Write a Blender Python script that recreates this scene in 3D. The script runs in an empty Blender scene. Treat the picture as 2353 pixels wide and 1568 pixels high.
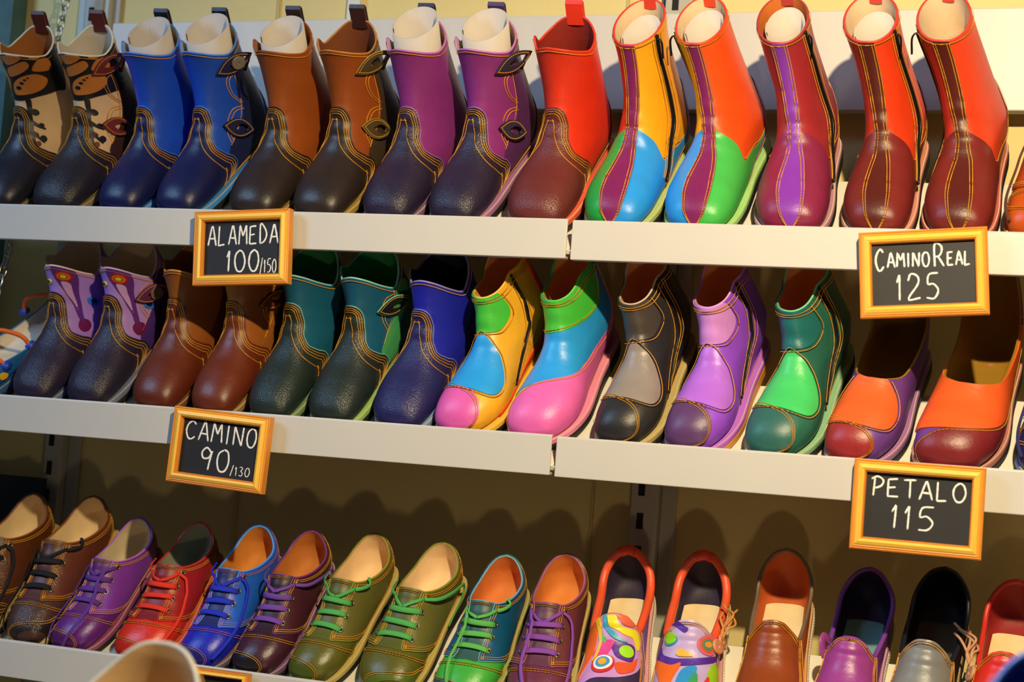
import bpy, bmesh, math, random
import numpy as np
from mathutils import Vector, Matrix
random.seed(7)
SC = bpy.context.scene
COL = SC.collection
PI = math.pi
def srgb(*c):
    return tuple(((v/255)/12.92 if v/255 <= .04045 else ((v/255+.055)/1.055)**2.4) for v in c)

# ------------------------------------------------------------------ camera
YAW, PITCH, ROLL, FPX = .3285, .06219, .07455, 3600.
CAM = np.array([0., -2.05, 1.35])
_f = np.array([-math.sin(YAW)*math.cos(PITCH), math.cos(YAW)*math.cos(PITCH), math.sin(PITCH)])
_r = np.array([math.cos(YAW), math.sin(YAW), 0.]); _u = np.cross(_r, _f)
AR = _r*math.cos(ROLL)+_u*math.sin(ROLL); AU = np.cross(AR, _f); AF = _f
cd = bpy.data.cameras.new('camera'); cam = bpy.data.objects.new('camera', cd); COL.objects.link(cam)
cd.sensor_width = 36; cd.lens = FPX/2353*36; cd.clip_start = .05
M = Matrix.Identity(4)
for i in range(3):
    M[i][0] = AR[i]; M[i][1] = AU[i]; M[i][2] = -AF[i]; M[i][3] = CAM[i]
cam.matrix_world = M
cd.dof.use_dof = True; cd.dof.focus_distance = 2.2; cd.dof.aperture_fstop = 5.0
SC.camera = cam
def at(x, y, Y):                       # the point of the plane y=Y seen at a pixel of the photograph
    d = (x-1176.5)/FPX*AR-(y-784)/FPX*AU+AF
    return CAM+d*((Y-CAM[1])/d[1])
def px(P):
    q = np.asarray(P, float)-CAM
    return 1176.5+FPX*(q@AR)/(q@AF), 784-FPX*(q@AU)/(q@AF)

# ------------------------------------------------------------------ light and exposure
SC.view_settings.view_transform = 'Standard'; SC.view_settings.look = 'None'
SC.view_settings.gamma = 1; SC.view_settings.use_curve_mapping = False
SC.view_settings.exposure = 0
W = bpy.data.worlds.new('world'); SC.world = W; W.use_nodes = True
W.node_tree.nodes['Background'].inputs[0].default_value = (.55, .75, 1, 1)
W.node_tree.nodes['Background'].inputs[1].default_value = .03
def light(name, kind, loc, tgt, e, col, **k):
    d = bpy.data.lights.new(name, kind); o = bpy.data.objects.new(name, d); COL.objects.link(o)
    o.location = loc; o.rotation_euler = (Vector(tgt)-Vector(loc)).to_track_quat('-Z', 'Y').to_euler()
    d.energy = e; d.color = col
    for a, b in k.items(): setattr(d, a, b)
    return o
light('spotlight_lamp', 'SPOT', (.08, -1.45, 2.27), (-.1, .1, 1.3), 178, (1, .80, .47), spot_size=1.9, spot_blend=.8, shadow_soft_size=.022)
light('low_lamp', 'POINT', (.12, -1.7, .42), (-.3, .1, 1.3), 13, (1, .78, .45), shadow_soft_size=.06)
light('daylight_opening', 'AREA', (-2.9, -2.0, 3.1), (-1.4, .1, 1.6), 46, (.40, .65, 1), shape='RECTANGLE', size=.7, size_y=1.2)

# ------------------------------------------------------------------ helpers
def link(name, me, parent=None):
    o = bpy.data.objects.new(name, me); COL.objects.link(o)
    if parent is not None: o.parent = parent
    return o
def mesh(name, V, Fs, mats, parent=None, smooth=True, mi=None):
    me = bpy.data.meshes.new(name)
    me.from_pydata([tuple(map(float, v)) for v in V], [], [tuple(map(int, f)) for f in Fs])
    for m in (mats if isinstance(mats, (list, tuple)) else [mats]): me.materials.append(m)
    if smooth: me.polygons.foreach_set('use_smooth', [True]*len(me.polygons))
    if mi is not None: me.polygons.foreach_set('material_index', mi)
    me.update()
    return link(name, me, parent)
def fixn(o):
    bm = bmesh.new(); bm.from_mesh(o.data); bmesh.ops.recalc_face_normals(bm, faces=bm.faces); bm.to_mesh(o.data); bm.free(); return o
def tag(o, label, cat, group=None):
    o['label'] = label; o['category'] = cat
    if group: o['group'] = group
    return o
def struct(o): o['kind'] = 'structure'; return o
def box_vf(c, s, R=None):
    V = [np.array([(i&1)-.5, ((i>>1)&1)-.5, ((i>>2)&1)-.5])*s for i in range(8)]
    if R is not None: V = [R@v for v in V]
    return [v+np.array(c) for v in V], [(0,2,3,1),(4,5,7,6),(0,1,5,4),(2,6,7,3),(0,4,6,2),(1,3,7,5)]
class MB:
    def __init__(s): s.V = []; s.F = []; s.mi = []
    def add(s, V, Fs, mi=0):
        n = len(s.V); s.V += list(V); s.F += [tuple(i+n for i in f) for f in Fs]; s.mi += [mi]*len(Fs)
    def box(s, c, sz, R=None, mi=0): s.add(*box_vf(c, np.array(sz, float), R), mi)
    def build(s, name, mats, parent=None, smooth=False, bevel=0):
        o = mesh(name, s.V, s.F, mats, parent, smooth, s.mi)
        if bevel:
            b = o.modifiers.new('bevel', 'BEVEL'); b.width = bevel; b.segments = 2; b.limit_method = 'ANGLE'
        return o
def frames(P, closed=False):
    P = np.asarray(P, float)
    T = (np.roll(P, -1, 0)-np.roll(P, 1, 0)) if closed else np.gradient(P, axis=0)
    return T/np.maximum(np.linalg.norm(T, axis=1, keepdims=True), 1e-9)
def tube_vf(P, r, n=8, closed=False, N=None, flat=1.):
    P = np.asarray(P, float); T = frames(P, closed); m = len(P); V = []; Fs = []
    r = np.broadcast_to(r, (m,))
    up = np.array([0.13, .2, 1.])
    for i in range(m):
        if N is not None: b = N[i]
        else:
            b = up-T[i]*(up@T[i])
            if np.linalg.norm(b) < 1e-3: b = np.array([1., 0, 0])
            up = b/np.linalg.norm(b); b = up
        b = b-T[i]*(b@T[i]); b = b/max(np.linalg.norm(b), 1e-9); a = np.cross(T[i], b)
        for k in range(n):
            t = 2*PI*k/n; V.append(P[i]+r[i]*(a*math.cos(t)+b*math.sin(t)*flat))
    for i in range(m if closed else m-1):
        j = (i+1) % m
        for k in range(n): Fs.append((i*n+k, i*n+(k+1) % n, j*n+(k+1) % n, j*n+k))
    if not closed: Fs += [tuple(range(n))[::-1], tuple((m-1)*n+k for k in range(n))]
    return V, Fs
def cr(pts, n=8, closed=False):        # Catmull-Rom through points of any dimension
    p = np.asarray(pts, float)
    q = np.vstack([p[-1], p, p[0], p[1]]) if closed else np.vstack([2*p[0]-p[1], p, 2*p[-1]-p[-2]])
    out = []; t = np.linspace(0, 1, n, endpoint=False)[:, None]
    for i in range(len(q)-3):
        a, b, c, d = q[i:i+4]
        out.append(.5*(2*b+(c-a)*t+(2*a-5*b+4*c-d)*t*t+(3*b-a-3*c+d)*t**3))
    if not closed: out.append(p[-1:])
    return np.vstack(out)
def resample(P, step, closed=False):
    P = np.asarray(P, float)
    if closed: P = np.vstack([P, P[:1]])
    L = np.r_[0, np.cumsum(np.linalg.norm(np.diff(P, axis=0), axis=1))]
    n = max(2, int(L[-1]/step)+1); s = np.linspace(0, L[-1], n)
    return np.stack([np.interp(s, L, P[:, k]) for k in range(P.shape[1])], 1)

# ------------------------------------------------------------------ materials
def nodes(name):
    m = bpy.data.materials.new(name); m.use_nodes = True; nt = m.node_tree
    return m, nt, nt.nodes['Principled BSDF']
_mats = {}
def leather(rgb, grain=0, rough=.42, spec=.5):
    key = (tuple(rgb), grain, rough)
    if key in _mats: return _mats[key]
    m, nt, b = nodes('leather_%d_%d_%d' % tuple(rgb)); N = nt.nodes.new; L = nt.links.new
    c = srgb(*rgb); tc = N('ShaderNodeTexCoord')
    n1 = N('ShaderNodeTexNoise'); n1.inputs['Scale'].default_value = 28; n1.inputs['Detail'].default_value = 4
    L(tc.outputs['Object'], n1.inputs['Vector'])
    mx = N('ShaderNodeMix'); mx.data_type = 'RGBA'
    mx.inputs[6].default_value = tuple(v*.84 for v in c)+(1,); mx.inputs[7].default_value = tuple(min(1, v*1.14+.002) for v in c)+(1,)
    L(n1.outputs['Fac'], mx.inputs[0]); L(mx.outputs[2], b.inputs['Base Color'])
    b.inputs['Roughness'].default_value = rough; b.inputs['Specular IOR Level'].default_value = spec
    bp = N('ShaderNodeBump')
    if grain:
        v = N('ShaderNodeTexVoronoi'); v.feature = 'SMOOTH_F1'; v.inputs['Scale'].default_value = 620; v.inputs['Smoothness'].default_value = .4
        L(tc.outputs['Object'], v.inputs['Vector']); L(v.outputs['Distance'], bp.inputs['Height'])
        bp.inputs['Distance'].default_value = -.0014; bp.inputs['Strength'].default_value = .4
    else:
        n2 = N('ShaderNodeTexNoise'); n2.inputs['Scale'].default_value = 55; n2.inputs['Detail'].default_value = 8; n2.inputs['Roughness'].default_value = .68
        L(tc.outputs['Object'], n2.inputs['Vector']); L(n2.outputs['Fac'], bp.inputs['Height'])
        bp.inputs['Distance'].default_value = .0022; bp.inputs['Strength'].default_value = .38
    L(bp.outputs['Normal'], b.inputs['Normal'])
    _mats[key] = m; return m
def plain(name, rgb, rough=.5, metal=0, noise=0, nscale=60, bump=0, bscale=200):
    if name in _mats: return _mats[name]
    m, nt, b = nodes(name); N = nt.nodes.new; L = nt.links.new; c = srgb(*rgb)
    b.inputs['Base Color'].default_value = c+(1,); b.inputs['Roughness'].default_value = rough; b.inputs['Metallic'].default_value = metal
    tc = N('ShaderNodeTexCoord')
    if noise:
        n1 = N('ShaderNodeTexNoise'); n1.inputs['Scale'].default_value = nscale; n1.inputs['Detail'].default_value = 5
        L(tc.outputs['Object'], n1.inputs['Vector'])
        mx = N('ShaderNodeMix'); mx.data_type = 'RGBA'
        mx.inputs[6].default_value = tuple(v*(1-noise) for v in c)+(1,); mx.inputs[7].default_value = tuple(min(1, v*(1+noise)) for v in c)+(1,)
        L(n1.outputs['Fac'], mx.inputs[0]); L(mx.outputs[2], b.inputs['Base Color'])
    if bump:
        n2 = N('ShaderNodeTexNoise'); n2.inputs['Scale'].default_value = bscale; n2.inputs['Detail'].default_value = 4
        bp = N('ShaderNodeBump'); bp.inputs['Distance'].default_value = bump; bp.inputs['Strength'].default_value = .6
        L(tc.outputs['Object'], n2.inputs['Vector']); L(n2.outputs['Fac'], bp.inputs['Height']); L(bp.outputs['Normal'], b.inputs['Normal'])
    _mats[name] = m; return m
THREAD = plain('gold_thread', (226, 158, 44), .6)
THREAD_V = plain('violet_thread', (190, 120, 190), .6)
THREAD_W = plain('cream_thread', (225, 205, 165), .7)
THREAD_B = plain('blue_thread', (120, 150, 215), .6)
RUBBER = plain('black_rubber', (26, 25, 25), .6, noise=.2)
CREPE = plain('white_crepe_rubber', (238, 230, 208), .7, noise=.06)
STEEL = plain('bright_steel', (190, 190, 185), .3, 1)
BRASS = plain('eyelet_metal', (150, 130, 100), .35, 1)
PAPER = plain('grey_cardboard', (200, 190, 184), .85, noise=.05)
BLACKZIP = plain('black_zip_tape', (16, 16, 18), .7)

# ------------------------------------------------------------------ the setting
SL = math.radians(36); CS, SN = math.cos(SL), math.sin(SL)
ROWZ = [1.6561, 1.3584, .9868]; LIPH = .054; DECK = .232; LIPUP = .041
WALLY = .315
WALLM = plain('cream_wall_paint', (222, 202, 138), .7, noise=.05, nscale=6, bump=.0006, bscale=300)
WHITEM = plain('white_painted_metal', (204, 200, 196), .42, noise=.04, nscale=9)
DECKM = plain('white_shelf_deck', (235, 230, 218), .5, noise=.03, nscale=12)
TEALW = plain('teal_plaster', (86, 116, 116), .9, noise=.25, nscale=40, bump=.003, bscale=70)
b = MB(); b.box((-.9, WALLY+.03, 1.3), (4.4, .06, 2.6)); struct(b.build('wall_back', WALLM))
b = MB(); b.box((-.9, -1.2, -.02), (6, 4, .04)); struct(b.build('floor', plain('grey_floor', (120, 112, 104), .6, noise=.1)))
# teal plaster wall edge at far left
c0 = at(30, 100, WALLY-.03); b = MB(); b.box((c0[0]-.35, WALLY-.02, 1.3), (.70, .04, 2.6)); struct(b.build('wall_left', TEALW))
# panel joints in the wall
for k, pxx in enumerate((640, 1443)):
    c = at(pxx, 10, WALLY-.004); b = MB(); b.box((c[0], WALLY-.002, 1.3), (.004, .006, 2.6))
    struct(b.build('trim_%d' % (k+1), plain('joint_strip', (196, 180, 120), .7)))
# white board fixed to the wall behind the top row
zt = at(1400, 33, .262)[2]; zb = at(1400, 252, .262)[2]
xl = at(258, 66, .262)[0]; b = MB(); b.box(((xl+.6)/2, .274, (zt+zb)/2), (.6-xl, .024, zt-zb)); o = b.build('backboard', WHITEM, bevel=.002)
tag(o, 'long white board fixed along the wall behind the top row of boots', 'board')
# white strips on the wall above the board; the dark one is painted shadow
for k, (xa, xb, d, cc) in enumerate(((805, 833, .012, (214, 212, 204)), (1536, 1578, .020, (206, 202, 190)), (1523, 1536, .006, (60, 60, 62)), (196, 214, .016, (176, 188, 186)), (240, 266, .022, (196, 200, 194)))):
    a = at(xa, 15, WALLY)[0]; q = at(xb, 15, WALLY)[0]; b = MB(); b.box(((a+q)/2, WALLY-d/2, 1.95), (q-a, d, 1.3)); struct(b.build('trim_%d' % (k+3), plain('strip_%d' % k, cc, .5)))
# slotted uprights on the wall
POST = plain('grey_upright_paint', (176, 172, 160), .5, noise=.05)
SLOT = plain('slot_dark', (12, 11, 10), .8)
for k, (xa, xb, ya, lab) in enumerate([(106, 146, 1050, 'slotted grey wall upright behind the left end of the shelves'), (1452, 1515, 1150, 'slotted grey wall upright behind the middle of the bottom shelf')]):
    p0 = at(xa, ya, WALLY-.02); p1 = at(xb, ya, WALLY-.02); w = p1[0]-p0[0]; cx = (p0[0]+p1[0])/2
    root = bpy.data.objects.new('shelf_upright', None); COL.objects.link(root); root.location = (cx, WALLY, 0)
    tag(root, lab, 'shelf post', 'slotted wall uprights')
    b = MB(); b.box((0, -.014, 1.3), (w, .026, 2.6)); b.box((w*.5+.012, -.005, 1.3), (.024, .008, 2.6)); b.build('rail', POST, root, bevel=.002)
    z = .62; j = 0
    while z < 2.4:
        b = MB(); b.box((-w*.12, -.0272, z), (.010, .002, .024)); b.build('slot', SLOT, root); z += .05 if j % 3 else .034; j += 1
# the shelves: two sections to a row
JX = -.6262
def shelf(row, x0, x1, lab, dz=0):
    z = ROWZ[row]+dz; cx = (x0+x1)/2
    root = bpy.data.objects.new('display_shelf', None); COL.objects.link(root); root.location = (cx, 0, z-LIPUP)
    tag(root, lab, 'shelf', 'sloping display shelves')
    w = x1-x0; Rm = np.array([[1, 0, 0], [0, CS, -SN], [0, SN, CS]])
    b = MB(); b.box(Rm@np.array([0, DECK/2, -.004]), (w+.0064, DECK, .008), Rm); b.build('deck', DECKM, root, bevel=.001)
    b = MB(); b.box((0, -.002, LIPUP-LIPH/2), (w, .004, LIPH)); b.box((0, .004, LIPUP-LIPH+.002), (w, .012, .004)); b.box((0, .001, LIPUP), (w, .006, .0028))
    b.build('front_lip', WHITEM, root, bevel=.0012)
    for sx in (-.42, .42):
        bb = MB(); bb.box(Rm@np.array([sx*w, .13, -.018]), (.02, .22, .02), Rm); bb.build('bracket', POST, root)
names = ['top', 'middle', 'bottom']
for r in range(3):
    shelf(r, -1.95, JX-.0035, 'left section of the %s sloping white shelf' % names[r])
    shelf(r, JX+.0035, .45, 'right section of the %s sloping white shelf' % names[r], -.0015)

# ------------------------------------------------------------------ shoe surface: rings from toe to top, p around, u along
BOOT = [(.0012,.0235,.0012,.0205,.0035),(.008,.042,.008,.0140,.030),(.023,.054,.023,.0140,.0425),(.048,.063,.050,.0140,.0492),
 (.080,.071,.085,.0140,.0495),(.105,.085,.140,.0140,.0455),(.122,.105,.200,.0140,.041),(.132,.130,.262,.017,.0385),
 (.137,.150,.279,.050,.038),(.139,.170,.276,.095,.0375),(.139,.188,.268,.140,.0375),(.137,.205,.262,.180,.038),(.134,.220,.262,.222,.039),(.131,.236,.262,.262,.040)]
def variant(keys, sw=1., top=None):      # narrower shaft, and a back line pulled in towards the top
    out = []
    for i, (a, b, c, d, w) in enumerate(keys):
        if i >= 8: w = w*(1-(1-sw)*min(1, (i-7)/2))
        if top and i >= 9: c = c-top*min(1, (i-8)/4)
        out.append((a, b, c, d, w))
    return out
BOOTC = variant([(a, b, c, d, {5: .0415, 6: .0385, 7: .038}.get(i, w)) for i, (a, b, c, d, w) in enumerate(BOOT)], 1.12, .034); BOOTZ = variant([(a, b, c, d, {6: .0385, 7: .0365, 8: .0355}.get(i, w)) for i, (a, b, c, d, w) in enumerate(BOOT)], .88, .032); BOOTP = variant([(a, b, c, d, {4: .0475, 5: .040, 6: .0355, 7: .036}.get(i, w)) for i, (a, b, c, d, w) in enumerate(BOOT)], .95, .022)
SHOE = [(.0012,.0235,.0012,.0205,.0035),(.008,.041,.008,.0140,.030),(.023,.052,.023,.0140,.0425),(.048,.059,.050,.0140,.0492),
 (.078,.063,.085,.0140,.0495),(.100,.072,.135,.0140,.0455),(.118,.083,.195,.0140,.041),(.132,.093,.258,.017,.0385),
 (.146,.103,.278,.042,.038),(.158,.112,.275,.072,.0365),(.168,.120,.270,.096,.035),(.178,.128,.266,.118,.034)]
KC = [.45,.40,.38,.37,.36,.36,.38,.42,.46,.49,.5,.5,.5,.5]
KB = [0,0,0,0,0,0,.1,.35,.7,.92,1,1,1,1]
MP, MU = .10, .021
SEED = [0]; LEAN = [0.]; WK = [1.]
class Surf:
    def __init__(s, keys, side=1, asym=.009, wk=1.):
        k = np.array(keys, float); n = len(k)
        wk = np.interp(np.arange(n), [5, 8], [WK[0], 1.]); s.K = np.column_stack([k[:, :4], k[:, 4]*wk, KC[:n], KB[:n]]); s.side = side; s.asym = asym; s.n = n-1; s.lean = LEAN[0]; SEED[0] += 1; s.ph = SEED[0]*2.399; s.wk = wk[0]
    def key(s, u):
        K = s.K; n = s.n; u = np.asarray(u, float); uc = np.clip(u, 0, n); i = np.minimum(uc.astype(int), n-1); t = (uc-i)[..., None]
        a = K[np.maximum(i-1, 0)]; b = K[i]; c = K[i+1]; d = K[np.minimum(i+2, n)]
        r = .5*(2*b+(c-a)*t+(2*a-5*b+4*c-d)*t*t+(3*b-a-3*c+d)*t**3)
        return r+(K[n]-K[n-1])*np.maximum(u-n, 0)[..., None]
    def ring(s, p, u):
        k = s.key(u); Fy, Fz, By, Bz, w, c, kb = [k[..., i] for i in range(7)]
        q = s.ph; cz = np.exp(-((u-5.9)/1.1)**2)*np.sin(6.3*u+q)*.0012*np.cos(np.asarray(p)*PI*.5)**2
        Fy = Fy-cz; Fz = Fz+cz*.5; w = w*(1+.013*np.sin(1.7*u+q)*np.clip((u-4)/3, 0, 1)-.012*np.clip((u-5)/3, 0, 1)*(1+np.sin(9*np.asarray(p)+1.9*u+2*q))*.5)
        ph = np.asarray(p)*PI; co = np.cos(ph); si = np.sin(ph); ac = np.abs(co); asn = np.abs(si); kb = np.clip(kb, 0, 1)
        top = co >= 0
        e = np.where(top, 1., .58+.42*kb); ex = np.where(top, .92+.08*kb, .6+.4*kb)
        v = np.where(top, c+(1-c)*ac**e, c-c*ac**e); x = np.sign(si)*asn**ex*w
        y = By+(Fy-By)*v; z = Bz+(Fz-Bz)*v
        x = x+s.side*s.asym*np.clip(1-y/.10, 0, 1.2)**2
        x = x+s.lean*np.clip(z-.075, 0, 1)
        z = z+.012*np.clip(y/.26, 0, 1)**1.3
        return np.stack([x, y, z], -1)
    def ev(s, p, u, off=0.):
        p = np.asarray(p, float); u = np.asarray(u, float); P = s.ring(p, u)
        h = 2e-3
        dp = s.ring(p+h, u)-s.ring(p-h, u); du = s.ring(p, np.maximum(u, .02)+.02)-s.ring(p, np.maximum(u, .02)-.02)
        n = np.cross(dp, du); n /= np.maximum(np.linalg.norm(n, axis=-1, keepdims=True), 1e-12)
        return P+n*np.asarray(off)[..., None] if np.ndim(off) else P+n*off, n
def sdpoly(X, Y, poly):
    d = np.full(X.shape, 1e9); s = np.ones(X.shape); v = np.asarray(poly); n = len(v); j = n-1
    for i in range(n):
        ex, ey = v[j]-v[i]; wx = X-v[i, 0]; wy = Y-v[i, 1]
        t = np.clip((wx*ex+wy*ey)/max(ex*ex+ey*ey, 1e-14), 0, 1)
        d = np.minimum(d, (wx-ex*t)**2+(wy-ey*t)**2)
        c1 = Y >= v[i, 1]; c2 = Y < v[j, 1]; c3 = ex*wy > ey*wx
        s = np.where((c1 & c2 & c3) | (~c1 & ~c2 & ~c3), -s, s); j = i
    return s*np.sqrt(d)
NP_ = 72; NUI = 7
def outline(side, asym, marg, n=110, tooth=0, wk=1.):
    ys = [0, .0012, .005, .012, .028, .052, .083, .12, .16, .20, .235, .258, .272, .2795, .2815]
    ws = [0, .014, .026, .034, .0445, .0505, .0518, .0475, .0415, .0385, .0365, .0325, .0245, .012, 0]
    ws = np.array(ws)*np.interp(ys, [.12, .25], [wk, .5+.5*wk]); R = cr(np.column_stack([ws, ys]), 6); Lf = R[::-1][1:-1]*np.array([-1, 1])
    P = resample(np.vstack([R, Lf]), .63/n, True)[:-1]
    T = frames(P, True); N = np.column_stack([T[:, 1], -T[:, 0]])
    m = np.full(len(P), marg)
    if tooth: m = m+np.where(np.arange(len(P)) % 2, tooth, 0)
    Q = P+N*m[:, None]
    Q[:, 0] += side*asym*np.clip(1-Q[:, 1]/.10, 0, 1.2)**2
    return Q
class Shoe:
    def __init__(s, name, label, cat, group, keys, utop, side=1, umax=None, wk=1.):
        s.root = bpy.data.objects.new(name, None); COL.objects.link(s.root); tag(s.root, label, cat, group)
        s.S = Surf(keys, side, wk=wk); s.side = side
        s.ut = cr(np.array(utop, float), 6); s.umax = umax or max(s.ut[:, 1])+.05; s.um0 = 0
        s.P, s.U = np.meshgrid(np.linspace(-1, 1, NP_+1), np.linspace(0, s.umax, int(s.umax*NUI)+1), indexing='ij')
        s.PP, s.UU = s.P, s.U
        s.Dtop = (s.U-s.top(s.P))*MU
        s.st = MB()
    def top(s, p): return np.interp(p, s.ut[:, 0], s.ut[:, 1])
    def clip(s, D, off, thick, name, mat, parent=None, cells=None):
        n0, n1 = D.shape; ids = -np.ones((n0, n1), int); pu = []; Fs = []; cache = {}
        ins = D < 0
        for (i, j) in np.argwhere(ins): ids[i, j] = len(pu); pu.append((s.P[i, j], s.U[i, j]))
        cnt = ins[:-1, :-1].astype(int)+ins[1:, :-1]+ins[1:, 1:]+ins[:-1, 1:]
        a = np.argwhere(cnt == 4)
        Fs += [(ids[i, j], ids[i+1, j], ids[i+1, j+1], ids[i, j+1]) for i, j in a]
        for i, j in np.argwhere((cnt > 0) & (cnt < 4)):
            c = [(i, j), (i+1, j), (i+1, j+1), (i, j+1)]; f = []
            for k in range(4):
                A, B = c[k], c[(k+1) % 4]
                if ins[A]: f.append(ids[A])
                if ins[A] != ins[B]:
                    e = (A, B) if A < B else (B, A)
                    if e not in cache:
                        t = D[e[0]]/(D[e[0]]-D[e[1]])
                        cache[e] = len(pu); pu.append((s.P[e[0]]+(s.P[e[1]]-s.P[e[0]])*t, s.U[e[0]]+(s.U[e[1]]-s.U[e[0]])*t))
                    f.append(cache[e])
            if len(f) >= 3: Fs.append(tuple(f))
        if not Fs: return None
        pu = np.array(pu); V, N = s.S.ev(pu[:, 0], pu[:, 1], off); V = list(V)
        if thick:
            from collections import Counter
            cn = Counter(); dr = {}
            for f in Fs:
                for k in range(len(f)):
                    e = (f[k], f[(k+1) % len(f)]); q = (min(e), max(e)); cn[q] += 1; dr[q] = e
            mp = {}
            def dup(i, d):
                if (i, d) not in mp: mp[(i, d)] = len(V); V.append(V[i]-N[i]*d)
                return mp[(i, d)]
            for q, c in cn.items():
                if c == 1:
                    i, j = dr[q]
                    if min(pu[i, 1], pu[j, 1]) < .01: continue
                    Fs.append((dup(j, 0), dup(i, 0), dup(i, thick), dup(j, thick)))
        return mesh(name, V, Fs, mat, parent or s.root)
    def base(s, mat, lin, rim, u0=3.6, rimr=.0016, thick=.003, upname='upper', rimname='top_edge'):
        s.clip(s.Dtop, 0, 0, upname, mat)
        D = np.maximum(s.Dtop, (u0-s.U)*MU)
        o = s.clip(D, -thick, 0, 'lining', lin)
        pp = np.linspace(-1, 1, 121)[:-1]; V, N = s.S.ev(pp, s.top(pp), -thick/2)
        mesh(rimname, *tube_vf(V, rimr, 8, True), rim, s.root)
    def poly(s, pts, closed=True, n=8, smooth=True):
        return cr(pts, n, closed) if smooth else np.asarray(pts, float)
    def panel(s, name, poly, mat, off=.0010, parent=None, sub=None):
        poly = np.asarray(poly, float)*np.array([MP, MU])
        D = np.maximum(sdpoly(s.P*MP, s.U*MU, poly), s.Dtop)
        if sub is not None: D = np.maximum(D, sdpoly(s.P*MP, s.U*MU, np.asarray(sub, float)*np.array([MP, MU])))
        return s.clip(D, off, off+.0006, name, mat, parent)
    def fine(s, name, poly, mat, off=.0018, parent=None, res=.0012):   # small patch with its own fine grid
        poly = np.asarray(poly, float); lo = poly.min(0); hi = poly.max(0)
        n = max(6, int((hi[0]-lo[0])*MP/res)); m = max(6, int((hi[1]-lo[1])*MU/res))
        sv = (s.P, s.U)
        s.P, s.U = np.meshgrid(np.linspace(lo[0]-.005, hi[0]+.005, n), np.linspace(lo[1]-.02, hi[1]+.02, m), indexing='ij')
        D = np.maximum(sdpoly(s.P*MP, s.U*MU, poly*np.array([MP, MU])), (s.U-s.top(s.P))*MU)
        o = s.clip(D, off, off, name, mat, parent); s.P, s.U = sv
        return o
    def disc(s, name, p, u, r, mat, off=.0018, parent=None, sq=1.):
        t = np.linspace(0, 2*PI, 28, endpoint=False)
        return s.fine(name, np.column_stack([p+r*np.cos(t)/MP*sq, u+r*np.sin(t)/MU]), mat, off, parent, .001)
    def offs(s, curve, d, closed=False):
        C = np.asarray(curve, float)*np.array([MP, MU]); T = frames(C, closed); N = np.column_stack([-T[:, 1], T[:, 0]])
        return (C+N*d)/np.array([MP, MU])
    def stitch(s, curve, offsets=(0.,), off=.0017, closed=False, pitch=.0029, mi=0, wd=.0011, ln=.0021):
        for d in offsets:
            C = s.offs(curve, d, closed) if d else np.asarray(curve, float)
            if closed: C = np.vstack([C, C[:1]])
            ok = (C[:, 1] < s.top(C[:, 0])-.02) & (np.abs(C[:, 0]) <= 1) & (C[:, 1] > .15)
            run = []
            for i in range(len(C)+1):
                if i < len(C) and ok[i]: run.append(C[i])
                else:
                    if len(run) > 2: s._run(np.array(run), off, pitch, mi, wd, ln)
                    run = []
    def _run(s, C, off, pitch, mi, wd, ln):
        V, N = s.S.ev(C[:, 0], C[:, 1], off)
        R = resample(np.column_stack([V, N]), pitch); s.dashes(R[:, :3], R[:, 3:], mi, wd, ln)
    def dashes(s, P, N, mi=0, wd=.0011, ln=.0021):
        T = frames(P)
        for p, n, t in zip(P, N, T):
            n = n/max(np.linalg.norm(n), 1e-9); b = np.cross(n, t); h = .0006
            a = t*ln/2; w = b*wd/2
            s.st.add([p-a-w, p+a-w, p+a+w, p-a+w, p-a*.7-w*.6+n*h, p+a*.7-w*.6+n*h, p+a*.7+w*.6+n*h, p-a*.7+w*.6+n*h],
                     [(4, 5, 6, 7), (0, 1, 5, 4), (1, 2, 6, 5), (2, 3, 7, 6), (3, 0, 4, 7)], mi)
    def cord(s, name, curve, r, mat, off=.001, parent=None, closed=False, n=6, step=.004):
        C = np.asarray(curve, float); ok = (np.abs(C[:, 0]) <= 1.0) & (C[:, 1] <= s.top(C[:, 0])+.05); C = C[ok]
        if len(C) < 3: return
        V, N = s.S.ev(C[:, 0], C[:, 1], off)
        return mesh(name, *tube_vf(V, r, n, closed), mat, parent or s.root)
    def sole(s, weltm, solem, stitchi=2, tooth=0, wm=.0035, sm=.0038):
        S = s.S; wed = lambda y: .012*np.clip(y/.26, 0, 1)**1.3
        for nm, m, za, zb, tt, mat in (('welt', wm, .0095, .0165, 0, weltm), ('outsole', sm, 0., .0095, tooth, solem)):
            Q = outline(s.side, S.asym, m, 240 if tt else 120, tt, S.wk); n = len(Q); lo = [];
            z1 = zb+wed(Q[:, 1]); z0 = (za+wed(Q[:, 1])) if za else np.zeros(n)
            rs = [np.column_stack([Q*np.array([.97, 1]) if za == 0 else Q, z0])]
            rs += [np.column_stack([Q, z0*.75+z1*.25]), np.column_stack([Q, z0*.2+z1*.8])]
            Qi = outline(s.side, S.asym, m-.0012, 240 if tt else 120, 0, S.wk); k = min(len(Qi), n)
            rs.append(np.column_stack([Qi if len(Qi) == n else Q, z1]))
            V = np.vstack(rs); Fs = []
            for r in range(3):
                for i in range(n):
                    j = (i+1) % n; Fs.append((r*n+i, r*n+j, (r+1)*n+j, (r+1)*n+i))
            Fs += [tuple(range(n))[::-1], tuple(3*n+i for i in range(n))]
            mesh(nm, V, Fs, mat, s.root, smooth=False)
        Q = outline(s.side, S.asym, wm-.0018, 200, 0, S.wk); P = np.column_stack([Q, .0167+wed(Q[:, 1])])
        P = resample(P, .0036, True); s.dashes(P, np.tile([0, 0, 1.], (len(P), 1)), stitchi, .0013, .0026)
    def finish(s, thread=(None,)):
        m = [THREAD, THREAD_V, THREAD_W, THREAD_B]
        if s.st.V: s.st.build('stitching', m, s.root)
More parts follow.
